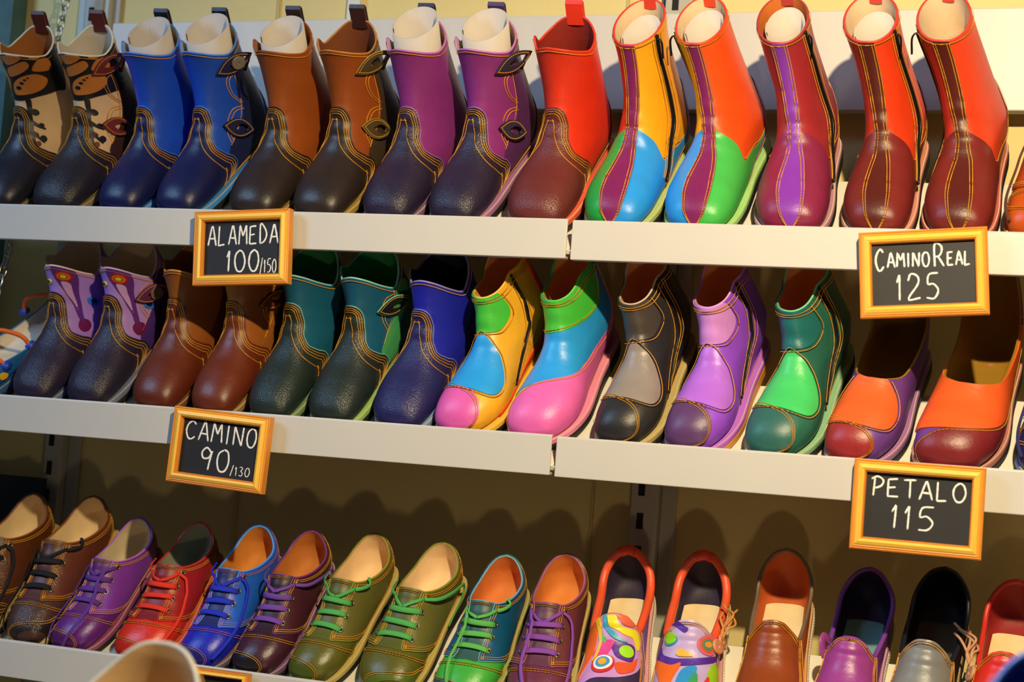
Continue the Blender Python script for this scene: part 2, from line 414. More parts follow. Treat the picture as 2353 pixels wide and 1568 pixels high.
    def part(s, name, vf, mat, parent=None, smooth=True): return mesh(name, vf[0], vf[1], mat, parent or s.root, smooth)

PLACED = []
def rot(a): return np.array([[math.cos(a), -math.sin(a), 0], [math.sin(a), math.cos(a), 0], [0, 0, 1]])
RX = np.array([[1, 0, 0], [0, CS, -SN], [0, SN, CS]])
def place(sh, row, toe, yaw=0., sc=1.0, ytoe=.030):
    """stand a shoe on its sloping shelf, toe against the lip, its forefoot in line with a place on the lip"""
    lip = [468, 910, 1470][row]+[.027, .072, .131][row]*toe
    base = np.array([at(toe, lip, 0)[0], ytoe*CS, ROWZ[row]-LIPUP+ytoe*SN])+np.array([0, -SN, CS])*.0012; R = RX@rot(math.radians(yaw))*sc
    for _ in range(5): base[0] += (toe-px(base+R@np.array([0, .045, .03]))[0])/1650
    M = Matrix.Identity(4)
    for i in range(3):
        for j in range(3): M[i][j] = R[i, j]
        M[i][3] = base[i]
    sh.root.matrix_world = M
    return M
# ------------------------------------------------------------------ kinds of shoe
def mir(c, s): return [(p*s, u) for p, u in c][::s]
def under(c): return list(c)+[(1.4, -2), (-1.4, -2)]
_v = [(0,7.1),(.085,7.06),(.15,6.85),(.19,6.4),(.21,5.95),(.23,5.55),(.275,5.27),(.33,5.15),(.44,5.25),(.56,5.4),(.75,5.0),(1.05,5.0)]
VAMP = [(-p-.05, u) for p, u in _v[:0:-1]]+[(p-.05, u) for p, u in _v]
TALLTOP = [(-1,12.1),(-.85,12.05),(-.66,11.7),(-.5,11.5),(-.40,12.0),(-.27,11.35),(-.15,11.65),(-.04,11.85),(.1,11.65),(.25,11.3),(.40,11.15),(.52,11.4),(.66,11.7),(.85,12.05),(1,12.1)]
LOWTOP = [(-1,10.9),(-.85,10.8),(-.66,10.2),(-.5,9.7),(-.38,9.75),(-.26,8.85),(-.1,9.1),(.02,9.25),(.15,9.1),(.3,8.75),(.42,8.7),(.52,9.4),(.66,10.2),(.85,10.8),(1,10.9)]
def lens(L, Wd, n=14):
    t = np.linspace(0, PI, n); x = -np.cos(t); a = np.column_stack([L/2*x, Wd/2*(1-x*x)]); return np.vstack([a, (a[::-1]*[1, -1])[1:-1]])
def leaf_tab(sh, p, u, mat, edge=None, L=.064, Wd=.029, ang=.45, out=.018, button=None, hole=True, sgn=1, th=.0022, lift=.005):
    V, N = sh.S.ev(np.array([p*sgn, p*sgn+.01, p*sgn]), np.array([u, u, u+.05])); o = V[0]; n = N[0]
    a = V[1]-V[0]; a = a-n*(a@n); a *= sgn/np.linalg.norm(a); b = np.cross(n, a)
    if b[2] < 0: b = -b
    ax = a*math.cos(ang)+b*math.sin(ang); ay = -a*math.sin(ang)+b*math.cos(ang); c = o+n*lift+a*out
    Q = lens(L, Wd); m = len(Q); H = lens(L*.5, Wd*.46) if hole else Q*.02; H = H+np.array([L*.10, 0])
    def P3(q, h): return c+ax*q[0]+ay*q[1]+n*(h-5.*q[1]**2-1.5*q[0]*q[0])
    V = [P3(q, th) for q in Q]+[P3(q, th) for q in H]+[P3(q, 0) for q in Q]+[P3(q, 0) for q in H]; Fs = []
    for i in range(m):
        j = (i+1) % m
        Fs += [(i, j, m+j, m+i), (2*m+j, 2*m+i, 3*m+i, 3*m+j), (j, i, 2*m+i, 2*m+j), (m+i, m+j, 3*m+j, 3*m+i)]
    t = mesh('strap_tab', V, Fs, mat, sh.root, False); fixn(t)
    R = resample(np.array([P3(q*.86, th+.0002) for q in Q]), .0029, True); sh.dashes(R, np.tile(n, (len(R), 1)))
    if edge: mesh('tab_edge', *tube_vf([P3(q, th*.5) for q in Q], .0011, 6, True), edge, t)
    if button is not None:
        sh.part('button', disc_vf(c+n*(th+.001)+ax*L*.08, n, .0105, .003), button, t, False)
    return c, n, a, b
def disc_vf(c, n, r, h, k=24):
    n = np.asarray(n)/np.linalg.norm(n); a = np.cross(n, [.3, .2, .9]); a /= np.linalg.norm(a); b = np.cross(n, a); V = []
    for rr, hh in ((r, 0), (r, h*.8), (r*.9, h), (r*.25, h), (r*.2, h*.6)):
        V += [np.asarray(c)+rr*(a*math.cos(2*PI*i/k)+b*math.sin(2*PI*i/k))+n*hh for i in range(k)]
    Fs = [tuple(range(k))[::-1], tuple(4*k+i for i in range(k))]
    for q in range(4): Fs += [(q*k+i, q*k+(i+1) % k, (q+1)*k+(i+1) % k, (q+1)*k+i) for i in range(k)]
    return V, Fs
def pull_loop(sh, mat, w=.026, h=.024):
    V, N = sh.S.ev(np.array([1.]), np.array([sh.top(1.)])); o = V[0]; b = MB()
    P = [(-.0035, -.012), (-.0035, h*.8), (0, h), (.0035, h*.8), (.0035, -.016)]
    t = .0018; V = []; Fs = []
    for (y, z) in P: V += [o+[-w/2, y-.0012, z], o+[w/2, y-.0012, z]]
    P2 = [(y*.45, z-(.0015 if z > 0 else 0)) for y, z in P]
    for (y, z) in P2: V += [o+[-w/2, y-.0012, z], o+[w/2, y-.0012, z]]
    k = 2*len(P)
    for i in range(len(P)-1):
        a = 2*i; Fs += [(a, a+1, a+3, a+2), (k+a+1, k+a, k+a+2, k+a+3), (a, a+2, k+a+2, k+a), (a+3, a+1, k+a+1, k+a+3)]
    fixn(mesh('pull_loop', V, Fs, mat, sh.root, False))
def cowboy(label, group, shaft, vamp, loop, lin=(196,176,150), rim=None, tall=True, side=1, grain=1, tab=None, tabedge=None, button=None,
           gusset=None, welt=(90,80,90), shaftgrain=0, thread=0, pipe=None, name='leather_boot', solem=None, lowtab=True, counter=None):
    sh = Shoe(name, label, 'boot', group, BOOTC, TALLTOP if tall else LOWTOP, side)
    vm = leather(vamp, grain, .38); rm = leather(rim or shaft)
    sh.base(leather(shaft, shaftgrain), leather(lin, 0, .7), rm, upname='shaft')
    c = cr(VAMP, 8); sh.panel('vamp', under(c), vm, .0013)
    if pipe: sh.cord('piping', c, .0009, leather(pipe), .0008)
    sh.stitch(c, (-.0028, -.0052, -.0078, -.0150), .0020, mi=thread)
    cm = leather(counter or vamp, grain, .38)
    for s in (-1, 1):
        k = cr([(.66*s, 4.3), (.63*s, 5.4), (.64*s, 6.6), (.7*s, 8.0), (.84*s, 9.2), (1.06*s, 9.8)], 6)
        sh.panel('heel_counter', list(k)+[(1.06*s, 3), (.8*s, 3)], cm, .0016)
        sh.stitch(k, (-.0025*s, -.005*s), .0022, mi=thread)
    tp = np.column_stack([np.linspace(-1, 1, 160), sh.top(np.linspace(-1, 1, 160))-.19]); sh.stitch(tp, (0,), .0010, mi=thread)
    sh.sole(leather(welt, 0, .5), solem or RUBBER)
    if tall and loop: pull_loop(sh, leather(loop))
    if gusset:
        hi = 11.2 if tall else 8.5
        sh.panel('gusset', cr([(.415, 5.4), (.40, 7), (.415, hi), (.50, hi+.6), (.62, hi+.6), (.62, 7), (.62, 5.4)], 3, True), leather(gusset), .0012)
        for uu in ((6.5, 8.6) if tall else (7.0,)):
            k = cr([(.40, uu+1.2), (.335, uu+.9), (.31, uu+.35), (.33, uu-.25), (.395, uu-.55)], 6)
            sh.stitch(k, (0, -.0026), .0010, mi=thread)
        sh.stitch(cr([(.395, 5.75), (.38, 7), (.395, hi)], 8), (0,), .0010, mi=thread)
    if tab:
        tm = leather(tab, 1 if grain else 0); te = leather(tabedge) if tabedge else None
        for k, uu in enumerate((10.6, 6.6) if tall else ((7.7,))):
            if k == 1 and not lowtab: continue
            c, n, a, bb = leaf_tab(sh, .30, uu, tm, te, button=button if k == 0 else None, ang=.50 if k == 0 else .22)
            if tall:
                V = cr([c+a*.016+n*.001, c+a*.024+bb*.010-n*.004, c+a*.030-n*.012, c+a*.028-n*.016-bb*.02], 6); sh.part('thong', tube_vf(V, .0022, 6), tm)
                if button is not None and k == 0:
                    for q in (.0, .007): sh.part('thong', tube_vf(cr([c+a*.004+q*a+n*.003, c+a*(.008+q)-bb*.02+n*.002, c+a*(.014+q)-bb*.045-n*.004, c+a*(.018+2*q)-bb*.06-n*.006], 6), .0016, 6), tm)
    sh.finish(); return sh
def roll(sh, M, label, lean=0., up=.034, grp='grey cardboard rolls keeping the boots in shape', fr=.70, dy=0.):
    k = sh.S.key(np.array([11.])); Fy, By = k[0, 0], k[0, 2]; cy = By+(Fy-By)*.52; n = 40; V = []; Fs = []; rx = k[0, 4]-.0075
    z0, z1 = .185, .232+up
    for th in (0, .0012):
        for i in range(n+1):
            t = -PI*.55+2.18*PI*i/n; r = 1+.0035*0-.05*i/n
            for z in (z0, z1): V.append([(rx-th)*r*math.sin(t)+sh.S.lean*(z-.087), cy+dy+((By-Fy)*.5*fr-th)*r*-math.cos(t)*1.0, z+ (0.012*math.cos(t) if z == z1 else 0)*-1])
    m = 2*(n+1)
    for i in range(n):
        a = 2*i; Fs += [(a, a+2, a+3, a+1), (m+a+2, m+a, m+a+1, m+a+3), (a+1, a+3, m+a+3, m+a+1)]
    o = mesh('cardboard_roll', V, Fs, PAPER); o.matrix_world = M; fixn(o); return tag(o, label, 'cardboard roll', grp)

ZT = [(-1,12.35),(-.75,12.3),(-.5,12.1),(-.3,11.75),(-.12,11.5),(0,11.48),(.12,11.5),(.3,11.8),(.5,12.15),(.75,12.3),(1,12.35)]
STR = [(.20,-.4),(.17,.5),(.14,1.5),(.125,2.6),(.095,3.9),(.068,4.9),(.062,5.7),(.075,7.2),(.09,9.5),(.095,12.2)]
def zip_boot(label, group, stripe, sl, sr, vl, vr, counter, rim, welt, zipside=1, side=1, thread=0, lin=(226,200,168), tooth=.0008, pullc=(20,20,20), vl2=None):
    sh = Shoe('zip_boot', label, 'boot', group, BOOTZ, ZT, side)
    sh.base(leather(sr), leather(lin, 0, .7), leather(rim))
    for s, cc in ((-1, sl), (1, None)):
        if cc: sh.panel('shaft_panel', [(-1.1, 4), (0, 4), (0, 13.5), (-1.1, 13.5)], leather(cc), .0004)
    for s, cc in ((-1, vl), (1, vr)):
        k = cr([(0, 5.95), (.12*s, 5.75), (.25*s, 5.55), (.38*s, 5.1), (.45*s, 5.6), (.53*s, 6.4), (.62*s, 7.4), (.72*s, 8)], 6)
        k2 = cr([(0, 5.95), (.12*s, 5.75), (.26*s, 5.3), (.43*s, 4.75)], 6)
        sh.panel('vamp', list(k)+[(1.1*s, 8), (1.1*s, -2), (0, -2)], leather(cc, 0, .34), .0009)
        sh.stitch(k[18:], (.0022*s,), .0012, mi=thread)
    e = cr(STR, 6); sh.panel('centre_stripe', list(e)+[(-p, u) for p, u in e[::-1]], leather(stripe, 0, .34), .0018)
    for s in (-1, 1): 
        q = np.array([(p*s, u) for p, u in e]); sh.stitch(q, (.0008*s, .0034*s), .0024, mi=thread)
    sh.stitch([(-.09, 11.32), (0, 11.3), (.09, 11.32)], (0,), .0024, mi=thread)
    for s in (-1, 1):
        k = cr([(.70*s, 4.), (.64*s, 5.4), (.60*s, 6.6), (.62*s, 8.4), (.8*s, 9.4), (1.06*s, 9.6)], 6)
        sh.panel('heel_counter', list(k)+[(1.06*s, 3), (.8*s, 3)], leather(counter), .0014); sh.stitch(k, (-.0025*s,), .002, mi=thread)
    z = zipside; zc = cr([(.36*z, 12.2), (.365*z, 10), (.39*z, 7.5), (.44*z, 5.6), (.52*z, 4.6)], 8)
    w = np.array([(.022, 0)]); zp = sh.panel('zip', np.vstack([zc-w, (zc+w)[::-1]]), BLACKZIP, .0020)
    for q, dd in ((-.030, 1), (.030, -1)): sh.stitch(zc+np.array([(q, 0)]), (0, -.003*dd if q < 0 else .003*dd*-1), .0014, mi=thread)
    V, N = sh.S.ev(zc[:, 0], zc[:, 1], .003); ok = zc[:, 1] < sh.top(zc[:, 0]); V = V[ok]; N = N[ok]
    sh.part('zip_teeth', tube_vf(V, .0016, 6), plain('dark_zip_teeth', (40, 36, 34), .35, .6), zp)
    sh.part('zip_pull', tube_vf(cr([V[0]+N[0]*.002, V[0]+N[0]*.006-[0, 0, .006], V[0]+N[0]*.006-[0, 0, .026]], 4), .0026, 6, flat=.5), plain('black_zip_pull', (22, 22, 24), .3, .5), zp)
    tp = np.linspace(-1, 1, 160); sh.stitch(np.column_stack([tp, sh.top(tp)-.17]), (0,), .0010, mi=thread)
    sh.sole(leather(welt, 0, .5), RUBBER, tooth=tooth)
    pull_loop(sh, leather(rim), .018, .006)
    sh.finish(); return sh

PT = [(-1,10.6),(-.8,10.5),(-.62,9.7),(-.5,8.95),(-.36,8.45),(-.22,8.0),(-.06,7.75),(.05,7.8),(.16,8.2),(.27,8.9),(.34,9.5),(.42,9.8),(.65,10.3),(.8,10.5),(1,10.6)]
PTZ = PT
def petal_boot(label, group, base, cap, drop, petal, welt, rim, side=1, thread=0, zipped=True, lin=(232,160,92), sc=1, style=0, second=None, counter=None, tooth=0, solem=None, baseL=None):
    sh = Shoe('ankle_boot', label, 'boot', group, BOOTP, PT, -side)
    f = side
    sh.base(leather(base, 0, .36), leather(lin, 0, .7), leather(rim))
    if baseL: sh.panel('side_panel', [(-1.1*f, -1), (0, -1), (0, 14), (-1.1*f, 14)], leather(baseL), .0004)
    if style == 0:
        d = cr(mir([(-.02, 5.75), (.10, 5.35), (.24, 4.55), (.335, 3.75), (.30, 3.1), (.16, 2.85), (-.05, 2.9), (-.28, 3.15), (-.47, 3.75), (-.36, 4.3), (-.2, 5.1), (-.08, 5.65)], f), 5, True)
        sh.panel('instep_petal', d, leather(drop, 0, .32), .0022); sh.stitch(d, (.0022*1,), .0030, True, mi=thread)
        q = cr(mir([(-.60, 9.6), (-.30, 10.2), (.06, 9.7), (.21, 8.0), (.255, 7.2), (.20, 6.35), (.10, 5.95), (-.08, 5.8), (-.28, 6.0), (-.5, 6.5)], f), 5, True)
        sh.panel('upper_petal', q, leather(petal, 0, .36), .0018); sh.stitch(q, (.0022,), .0026, True, mi=thread)
        c = cr(mir([(-1.1, 4.9), (-.75, 4.4), (-.5, 3.8), (-.28, 3.4), (-.05, 3.0), (.16, 2.5), (.32, 1.8), (.42, 1.1), (.46, .5), (.48, -.5)], f), 6)
        sh.panel('toe_cap', list(c)+[(.2*f, -2), (-1.4*f, -2), (-1.4*f, 4)], leather(cap, 0, .36), .0016)
        sh.stitch(c, (-.0022, -.0045), .0022, mi=thread)
    if style == 1:   # sweeping bands across the foot
        q = cr(mir([(-1.1, 8.0), (-.6, 6.9), (-.3, 6.25), (-.1, 6.0), (.1, 6.2), (.28, 6.9), (.42, 8.0), (.55, 9.4), (.62, 11)], f), 5)
        sh.panel('instep_band', mir([(-1.1, 3.6), (-.6, 3.4), (-.3, 3.2), (0, 3.4), (.22, 4.0), (.40, 5.4), (.50, 6.6), (.60, 8.2), (.70, 10)], f)+[(.7*f, 14), (-1.1*f, 14)], leather(drop, 0, .32), .0012)
        sh.panel('ankle_band', list(q)+[(.62*f, 14), (-1.1*f, 14)], leather(petal, 0, .36), .0020); sh.stitch(q, (.0022,), .0028, mi=thread)
        c = cr(mir([(-1.1, 1.0), (-.6, 1.3), (-.46, 1.8), (-.34, 2.5), (-.17, 3.15), (.05, 3.65), (.22, 4.2), (.40, 5.25), (.50, 6.6), (.60, 8.2), (.70, 10)], f), 5)
        sh.panel('toe_cap', list(c)+[(1.4*f, 10), (1.4*f, -2), (-1.4*f, -2)], leather(cap, 0, .36), .0016); sh.stitch(c, (-.0022,), .0022, mi=thread)
    if second:
        k = [(.56*f, 3), (.55*f, 6), (.6*f, 9), (.7*f, 13.5), (1.1*f, 13.5), (1.1*f, 3)]
        sh.panel('quarter', k, leather(second), .0020)
    if zipped:
        zc = cr([(.35*f, 12.2), (.355*f, 9.5), (.39*f, 7.5), (.45*f, 5.6), (.52*f, 4.5)], 8)
        w = np.array([(.014, 0)]); zp = sh.panel('zip', np.vstack([zc-w, (zc+w)[::-1]]), BLACKZIP, .0016)
        for q in (-.030, .030): sh.stitch(zc+np.array([(q, 0)]), (0, .003), .0012, mi=thread)
        ok = zc[:, 1] < sh.top(zc[:, 0]); V, N = sh.S.ev(zc[ok, 0], zc[ok, 1], .002)
        sh.part('zip_teeth', tube_vf(V, .0013, 6), plain('dark_zip_teeth', (40, 36, 34), .35, .6), zp)
    for s in (-1, 1):
        k = cr([(.72*s, 4.), (.68*s, 5.2), (.74*s, 6.6), (.88*s, 7.8), (1.06*s, 8.2)], 6)
        sh.panel('heel_counter', list(k)+[(1.06*s, 3), (.8*s, 3)], leather(counter or base), .0022); sh.stitch(k, (-.0025*s,), .003, mi=thread)
    tp = np.linspace(-1, 1, 160); sh.stitch(np.column_stack([tp, sh.top(tp)-.2]), (0, -.003), .0028, mi=thread)
    sh.sole(leather(welt, 0, .5), solem or RUBBER, tooth=tooth)
    sh.finish(); return sh

def slip_boot(label, group, base, cap, drop, back, welt, lin, side=1, style=0):
    top = [(-1,10.8),(-.8,10.4),(-.6,8.6),(-.45,6.6),(-.3,5.3),(-.12,4.75),(0,4.65),(.12,4.75),(.3,5.3),(.45,6.6),(.6,8.6),(.8,10.4),(1,10.8)]
    sh = Shoe('ankle_boot', label, 'boot', group, BOOT, top, -side); f = side
    sh.base(leather(base, 0, .36), leather(lin, 0, .7), leather(lin))
    if style == 0:
        d = cr(mir([(-.02, 5.2), (.12, 4.7), (.26, 4.0), (.33, 3.3), (.30, 2.6), (.14, 2.25), (-.08, 2.3), (-.3, 2.6), (-.45, 3.1), (-.36, 3.9), (-.2, 4.7)], f), 5, True)
        sh.panel('instep_petal', d, leather(drop, 0, .32), .0022); sh.stitch(d, (.002,), .003, True)
        c = cr(mir([(-1.1, 4.9), (-.75, 4.4), (-.5, 3.8), (-.28, 3.0), (-.05, 2.4), (.16, 2.0), (.32, 1.5), (.42, .9), (.46, .4), (.48, -.5)], f), 6)
        sh.panel('toe_cap', list(c)+[(.2*f, -2), (-1.4*f, -2), (-1.4*f, 4)], leather(cap, 0, .33), .0016); sh.stitch(c, (-.0022, -.0045), .0022)
    else:
        q = mir([(-.50, 2.9), (-.3, 2.5), (-.1, 2.35), (.1, 2.5), (.30, 3.1), (.42, 3.9), (.48, 5.0), (.52, 6.6), (.58, 8.2), (.7, 12)], f)
        q = cr(q, 5)
        sh.panel('instep_band', list(q)+mir([(.55, 12), (.40, 8), (.2, 9), (-.3, 8), (-.42, 6), (-.5, 4.6)], f), leather(drop, 0, .32), .0020)
        c = cr(mir([(-1.1, 1.0), (-.6, 1.1), (-.40, 1.6), (-.24, 1.9), (-.06, 2.3), (.1, 2.5), (.30, 3.1), (.42, 3.9), (.48, 5.0), (.52, 6.6), (.58, 8.2), (.7, 12)], f), 5)
        sh.panel('toe_cap', list(c)+[(1.4*f, 12), (1.4*f, -2), (-1.4*f, -2)], leather(cap, 0, .33), .0016); sh.stitch(c, (-.0022,), .0022)
    tp = np.linspace(-1, 1, 160); 
    sh.sole(leather(welt, 0, .5), RUBBER, tooth=.0006); sh.finish(); return sh

DT = [(-1,9.6),(-.85,9.35),(-.7,8.7),(-.55,8.0),(-.42,7.6),(-.3,7.45),(-.2,7.5),(-.12,7.75),(0,7.9),(.12,7.75),(.2,7.5),(.3,7.45),(.42,7.6),(.55,8.0),(.7,8.7),(.85,9.35),(1,9.6)]
def derby(label, group, cap, vamp, quarter, tongue, lace, lin, rim, welt, side=1, thread=0, counter=None, ends=('hang', 'hang'), lacesp=.0024, grain=0, sole=None):
    sh = Shoe('lace_up_shoe', label, 'shoe', group, SHOE, DT, -side); f = side
    sh.base(leather(vamp, grain, .3), leather(lin, 0, .7), leather(rim), upname='vamp', rimname='collar_edge')
    # tongue field under the laces
    sh.panel('tongue', cr([(-.15, 3.45), (0, 3.3), (.15, 3.45), (.17, 5), (.19, 7), (.16, 8.2), (-.16, 8.2), (-.19, 7), (-.17, 5)], 4, True), leather(tongue), .0008)
    c = cr(mir([(-1.1, 4.0), (-.75, 3.9), (-.56, 3.5), (-.48, 3.1), (-.40, 2.55), (-.24, 2.0), (-.04, 1.65), (.16, 1.35), (.32, 1.0), (.42, .55), (.48, -.2)], f), 6)
    sh.panel('toe_cap', list(c)+[(.2*f, -2), (-1.4*f, -2), (-1.4*f, 4)], leather(cap, grain, .28), .0012)
    sh.stitch(c, (.0012*1, -.0018), .0019, mi=thread)
    v = cr([(-1.05, 4.6), (-.6, 3.9), (-.4, 3.45), (-.2, 3.15), (0, 3.05), (.2, 3.15), (.4, 3.45), (.6, 3.9), (1.05, 4.6)], 6)
    sh.stitch(v, (0, -.0026), .0012, mi=thread)
    Es = []
    for s in (-1, 1):
        k = cr([(.205*s, 8.4), (.165*s, 7.4), (.135*s, 6), (.115*s, 4.6), (.11*s, 3.75), (.14*s, 3.35), (.20*s, 3.45), (.33*s, 3.75), (.47*s, 4.2), (.62*s, 4.8), (.78*s, 5.4), (.95*s, 5.9), (1.06*s, 6.1)], 6)
        sh.panel('quarter', list(k)+[(1.06*s, 12), (.205*s, 12)], leather(quarter, grain, .33), .0020)
        d = 1 if s > 0 else -1
        sh.stitch(k, (.0022*d, .0046*d), .0028, mi=thread)
        sh.cord('quarter_edge', k, .0008, leather(rim), .0016)
        h = cr([(.66*s, 5), (.66*s, 6.5), (.70*s, 8), (.74*s, 9.5)], 6); sh.stitch(h, (0, .003*s), .0028, mi=thread)
        if counter: sh.panel('heel_counter', list(h)+[(1.06*s, 12), (1.06*s, 4)], leather(counter, grain), .0026)
        for uu in (4.1, 5.0, 5.9, 7.0):
            pp = np.interp(uu, [3.75, 4.6, 6, 7.4], [.11, .115, .135, .165])+.075
            V, N = sh.S.ev(np.array([pp*s]), np.array([uu]), .0028); Es.append((s, uu, V[0], N[0]))
            R = np.array([V[0]+.0036*(np.cos(t)*ax_+np.sin(t)*ay_) for t in np.linspace(0, 2*PI, 14, endpoint=False) for ax_, ay_ in [basis(N[0])]])
            sh.part('eyelet', tube_vf(R, .0012, 6, True), BRASS); sh.part('eyelet_hole', disc_vf(V[0]-N[0]*.0008, N[0], .0030, .0012, 14), SLOT)
    tp = np.linspace(-1, 1, 200); tp = tp[np.abs(tp) > .2]
    for q in (-1, 1): sh.stitch(np.column_stack([tp, sh.top(tp)-.2])[tp*q > 0], (0, -.003), .0030, mi=thread)
    sh.stitch([(p, sh.top(p)-.18) for p in np.linspace(-.13, .13, 12)], (0, -.0028), .0022, mi=thread)
    # laces: three bars, then the ends
    lm = plain('lace_%d_%d_%d' % lace, lace, .85, bump=.0006, bscale=900)
    for k, uu in enumerate((4.1, 5.0, 5.9)):
        a = [e for e in Es if e[1] == uu]; A, B = a[0], a[1]
        pr = np.linspace(-1, 1, 11); u2 = uu+.05*pr*(1 if k % 2 else -1)*f
        pe = np.interp(uu, [3.75, 4.6, 6, 7.4], [.11, .115, .135, .165])+.072
        V, N = sh.S.ev(pr*pe, u2, .0052-.0024*np.abs(pr)**4)
        sh.part('shoelace', tube_vf(V, .0047, 8, N=N, flat=.34), lm)
    for s, kind in ((-1, ends[0]), (1, ends[1])):
        E_ = [e for e in Es if e[1] == 7.0 and e[0] == s][0]
        if not kind: continue
        if kind == 'hang':
            pts = [(.20*s, 6.9, .004), (.26*s, 6.4, .008), (.31*s, 5.6, .009), (.34*s, 4.6, .008), (.36*s, 3.5, .007), (.37*s, 2.4, .006), (.38*s, 1.4, .005)]
        elif kind == 'over':
            pts = [(.20*s, 6.9, .004), (.12*s, 6.6, .009), (.08*s, 5.6, .012), (.10*s, 4.4, .012), (.12*s, 3.2, .010), (.10*s, 2.0, .007), (.06*s, .9, .004), (.02*s, .35, .004)]
        elif kind == 'short':
            pts = [(.20*s, 6.9, .004), (.25*s, 7.0, .009), (.30*s, 7.3, .010), (.30*s, 7.8, .004)]
        elif kind == 'back':
            pts = [(.20*s, 6.9, .004), (.30*s, 6.8, .012), (.42*s, 7.2, .014), (.55*s, 7.4, .012), (.62*s, 6.6, .010), (.66*s, 5.6, .010)]
        q = cr(pts, 7); V, N = sh.S.ev(q[:, 0], q[:, 1], q[:, 2]); sh.part('shoelace_end', tube_vf(V, .0030, 8, N=N, flat=.45), lm)
        # crossing under the top eyelets
        V, N = sh.S.ev(np.linspace(0, .20*s, 8), np.linspace(6.2, 7.0, 8), np.r_[np.full(7, .0042), .003]); sh.part('shoelace', tube_vf(V, .0028, 8, N=N, flat=.4), lm)
    sh.sole(leather(welt, 0, .5), sole or RUBBER); sh.finish(); return sh
def basis(n):
    a = np.cross(n, [.2, .9, .3]); a /= np.linalg.norm(a); return a, np.cross(n, a)

LT = [(-1,9.5),(-.85,9.2),(-.7,8.4),(-.55,7.3),(-.42,6.3),(-.32,5.75),(-.22,6.1),(-.1,6.75),(0,6.9),(.1,6.75),(.22,6.1),(.32,5.75),(.42,6.4),(.55,7.3),(.7,8.4),(.85,9.2),(1,9.5)]
def loafer(label, group, base, vamp, quarter, collar, lin, welt, side=1, art=None, cuff=.0036, thread=0, sole=None, insole=(240,215,165), button=None, tie=None, collar_back=None, tabc=None):
    sh = Shoe('slip_on_shoe', label, 'shoe', group, SHOE, LT, -side); f = side
    sh.base(leather(base, 0, .33), leather(lin, 0, .6), leather(collar), rimr=.0012)
    # padded collar around the opening, from one side of the vamp to the other
    t = np.r_[np.linspace(.24, 1, 50), np.linspace(-1, -.24, 50)[1:]]; V, N = sh.S.ev(t, sh.top(t)-.02, -.0012)
    sh.part('collar', tube_vf(V, np.r_[np.linspace(cuff*.6, cuff, 8), np.full(len(V)-16, cuff), np.linspace(cuff, cuff*.6, 8)], 10), leather(collar, 0, .35))
    if collar_back:
        t = np.r_[np.linspace(.88, 1, 16), np.linspace(-1, -.88, 16)[1:]]; V, N = sh.S.ev(t, sh.top(t)-.02, -.0012); sh.part('heel_binding', tube_vf(V, cuff*1.2, 10), leather(collar_back))
    for s in (-1, 1):
        k = cr([(.30*s, 7.4), (.29*s, 6.2), (.36*s, 5.2), (.44*s, 4.3), (.55*s, 3.6), (.7*s, 3.3), (1.06*s, 3.2)], 6)
        sh.panel('quarter', list(k)+[(1.06*s, 12), (.30*s, 12)], leather(quarter), .0012); sh.stitch(k, (.0025*s,), .0020, mi=thread)
        h = cr([(.74*s, 4), (.70*s, 6), (.74*s, 7.6), (.82*s, 9.4)], 6); sh.stitch(h, (0, .003*s), .002, mi=thread)
    vt = cr([(-.50, 1.2), (-.47, 2.6), (-.40, 3.9), (-.36, 5.0), (-.34, 5.9), (-.26, 6.6), (-.1, 7.3), (.1, 7.3), (.26, 6.6), (.34, 5.9), (.36, 5.0), (.40, 3.9), (.47, 2.6), (.50, 1.2)], 5)
    sh.panel('apron', list(vt)+[(.5, -2), (-.5, -2)], leather(vamp, 0, .3), .0022)
    sh.stitch(vt, (-.0022, -.0044), .003, mi=thread)
    e = np.linspace(-.3, .3, 24); sh.stitch(np.column_stack([e, sh.top(e)-.16]), (0, -.0026), .003, mi=thread)
    # insole
    pp = np.r_[np.linspace(.74, 1, 9), np.linspace(-1, -.74, 9)[1:]]; uu = np.linspace(3.4, 6.7, 12); V = []; Fs = []
    for u_ in uu: V += list(sh.S.ev(pp, np.full(len(pp), u_), -.0045)[0])
    m = len(pp)
    for i in range(len(uu)-1):
        for j in range(m-1): Fs.append((i*m+j, i*m+j+1, (i+1)*m+j+1, (i+1)*m+j))
    mesh('insole', V, Fs, leather(insole, 0, .6), sh.root)
    if art: art(sh, f)
    if tabc:
        V, N = sh.S.ev(np.array([-.36*f]), np.array([5.7]), .001); o = V[0]; sh.part('side_tab', tube_vf(cr([o+[0, -.012, .0], o+[-.004*f, -.006, .014], o+[-.004*f, .004, .020], o+[.001*f, .010, .010], o+[.003*f, .012, -.002]], 6), .0062, 8, flat=.3), leather(tabc, 0, .33))
    if button:
        V, N = sh.S.ev(np.array([-.40*f, -.33*f]), np.array([5.6, 5.3]), .006)
        for v, n in zip(V, N): sh.part('button', disc_vf(v, n, .0105, .0035), leather(button, 0, .5), None, False)
        V0 = V[0]
        for j in range(5):
            g = random.Random(j); P = cr([V0, V0+[-.004*f+g.uniform(-.004, .004), .012, .012], V0+[g.uniform(-.012, .012)-.006*f, .026, .018+g.uniform(-.006, .012)], V0+[g.uniform(-.02, .02)-.012*f, .038+g.uniform(0, .02), .014+.01*g.random()]], 6)
            sh.part('thong', tube_vf(P, .0018, 6), leather(tie or button, 0, .5))
    sh.sole(leather(welt, 0, .5), sole or RUBBER, tooth=.0012 if sole else 0); sh.finish(); return sh
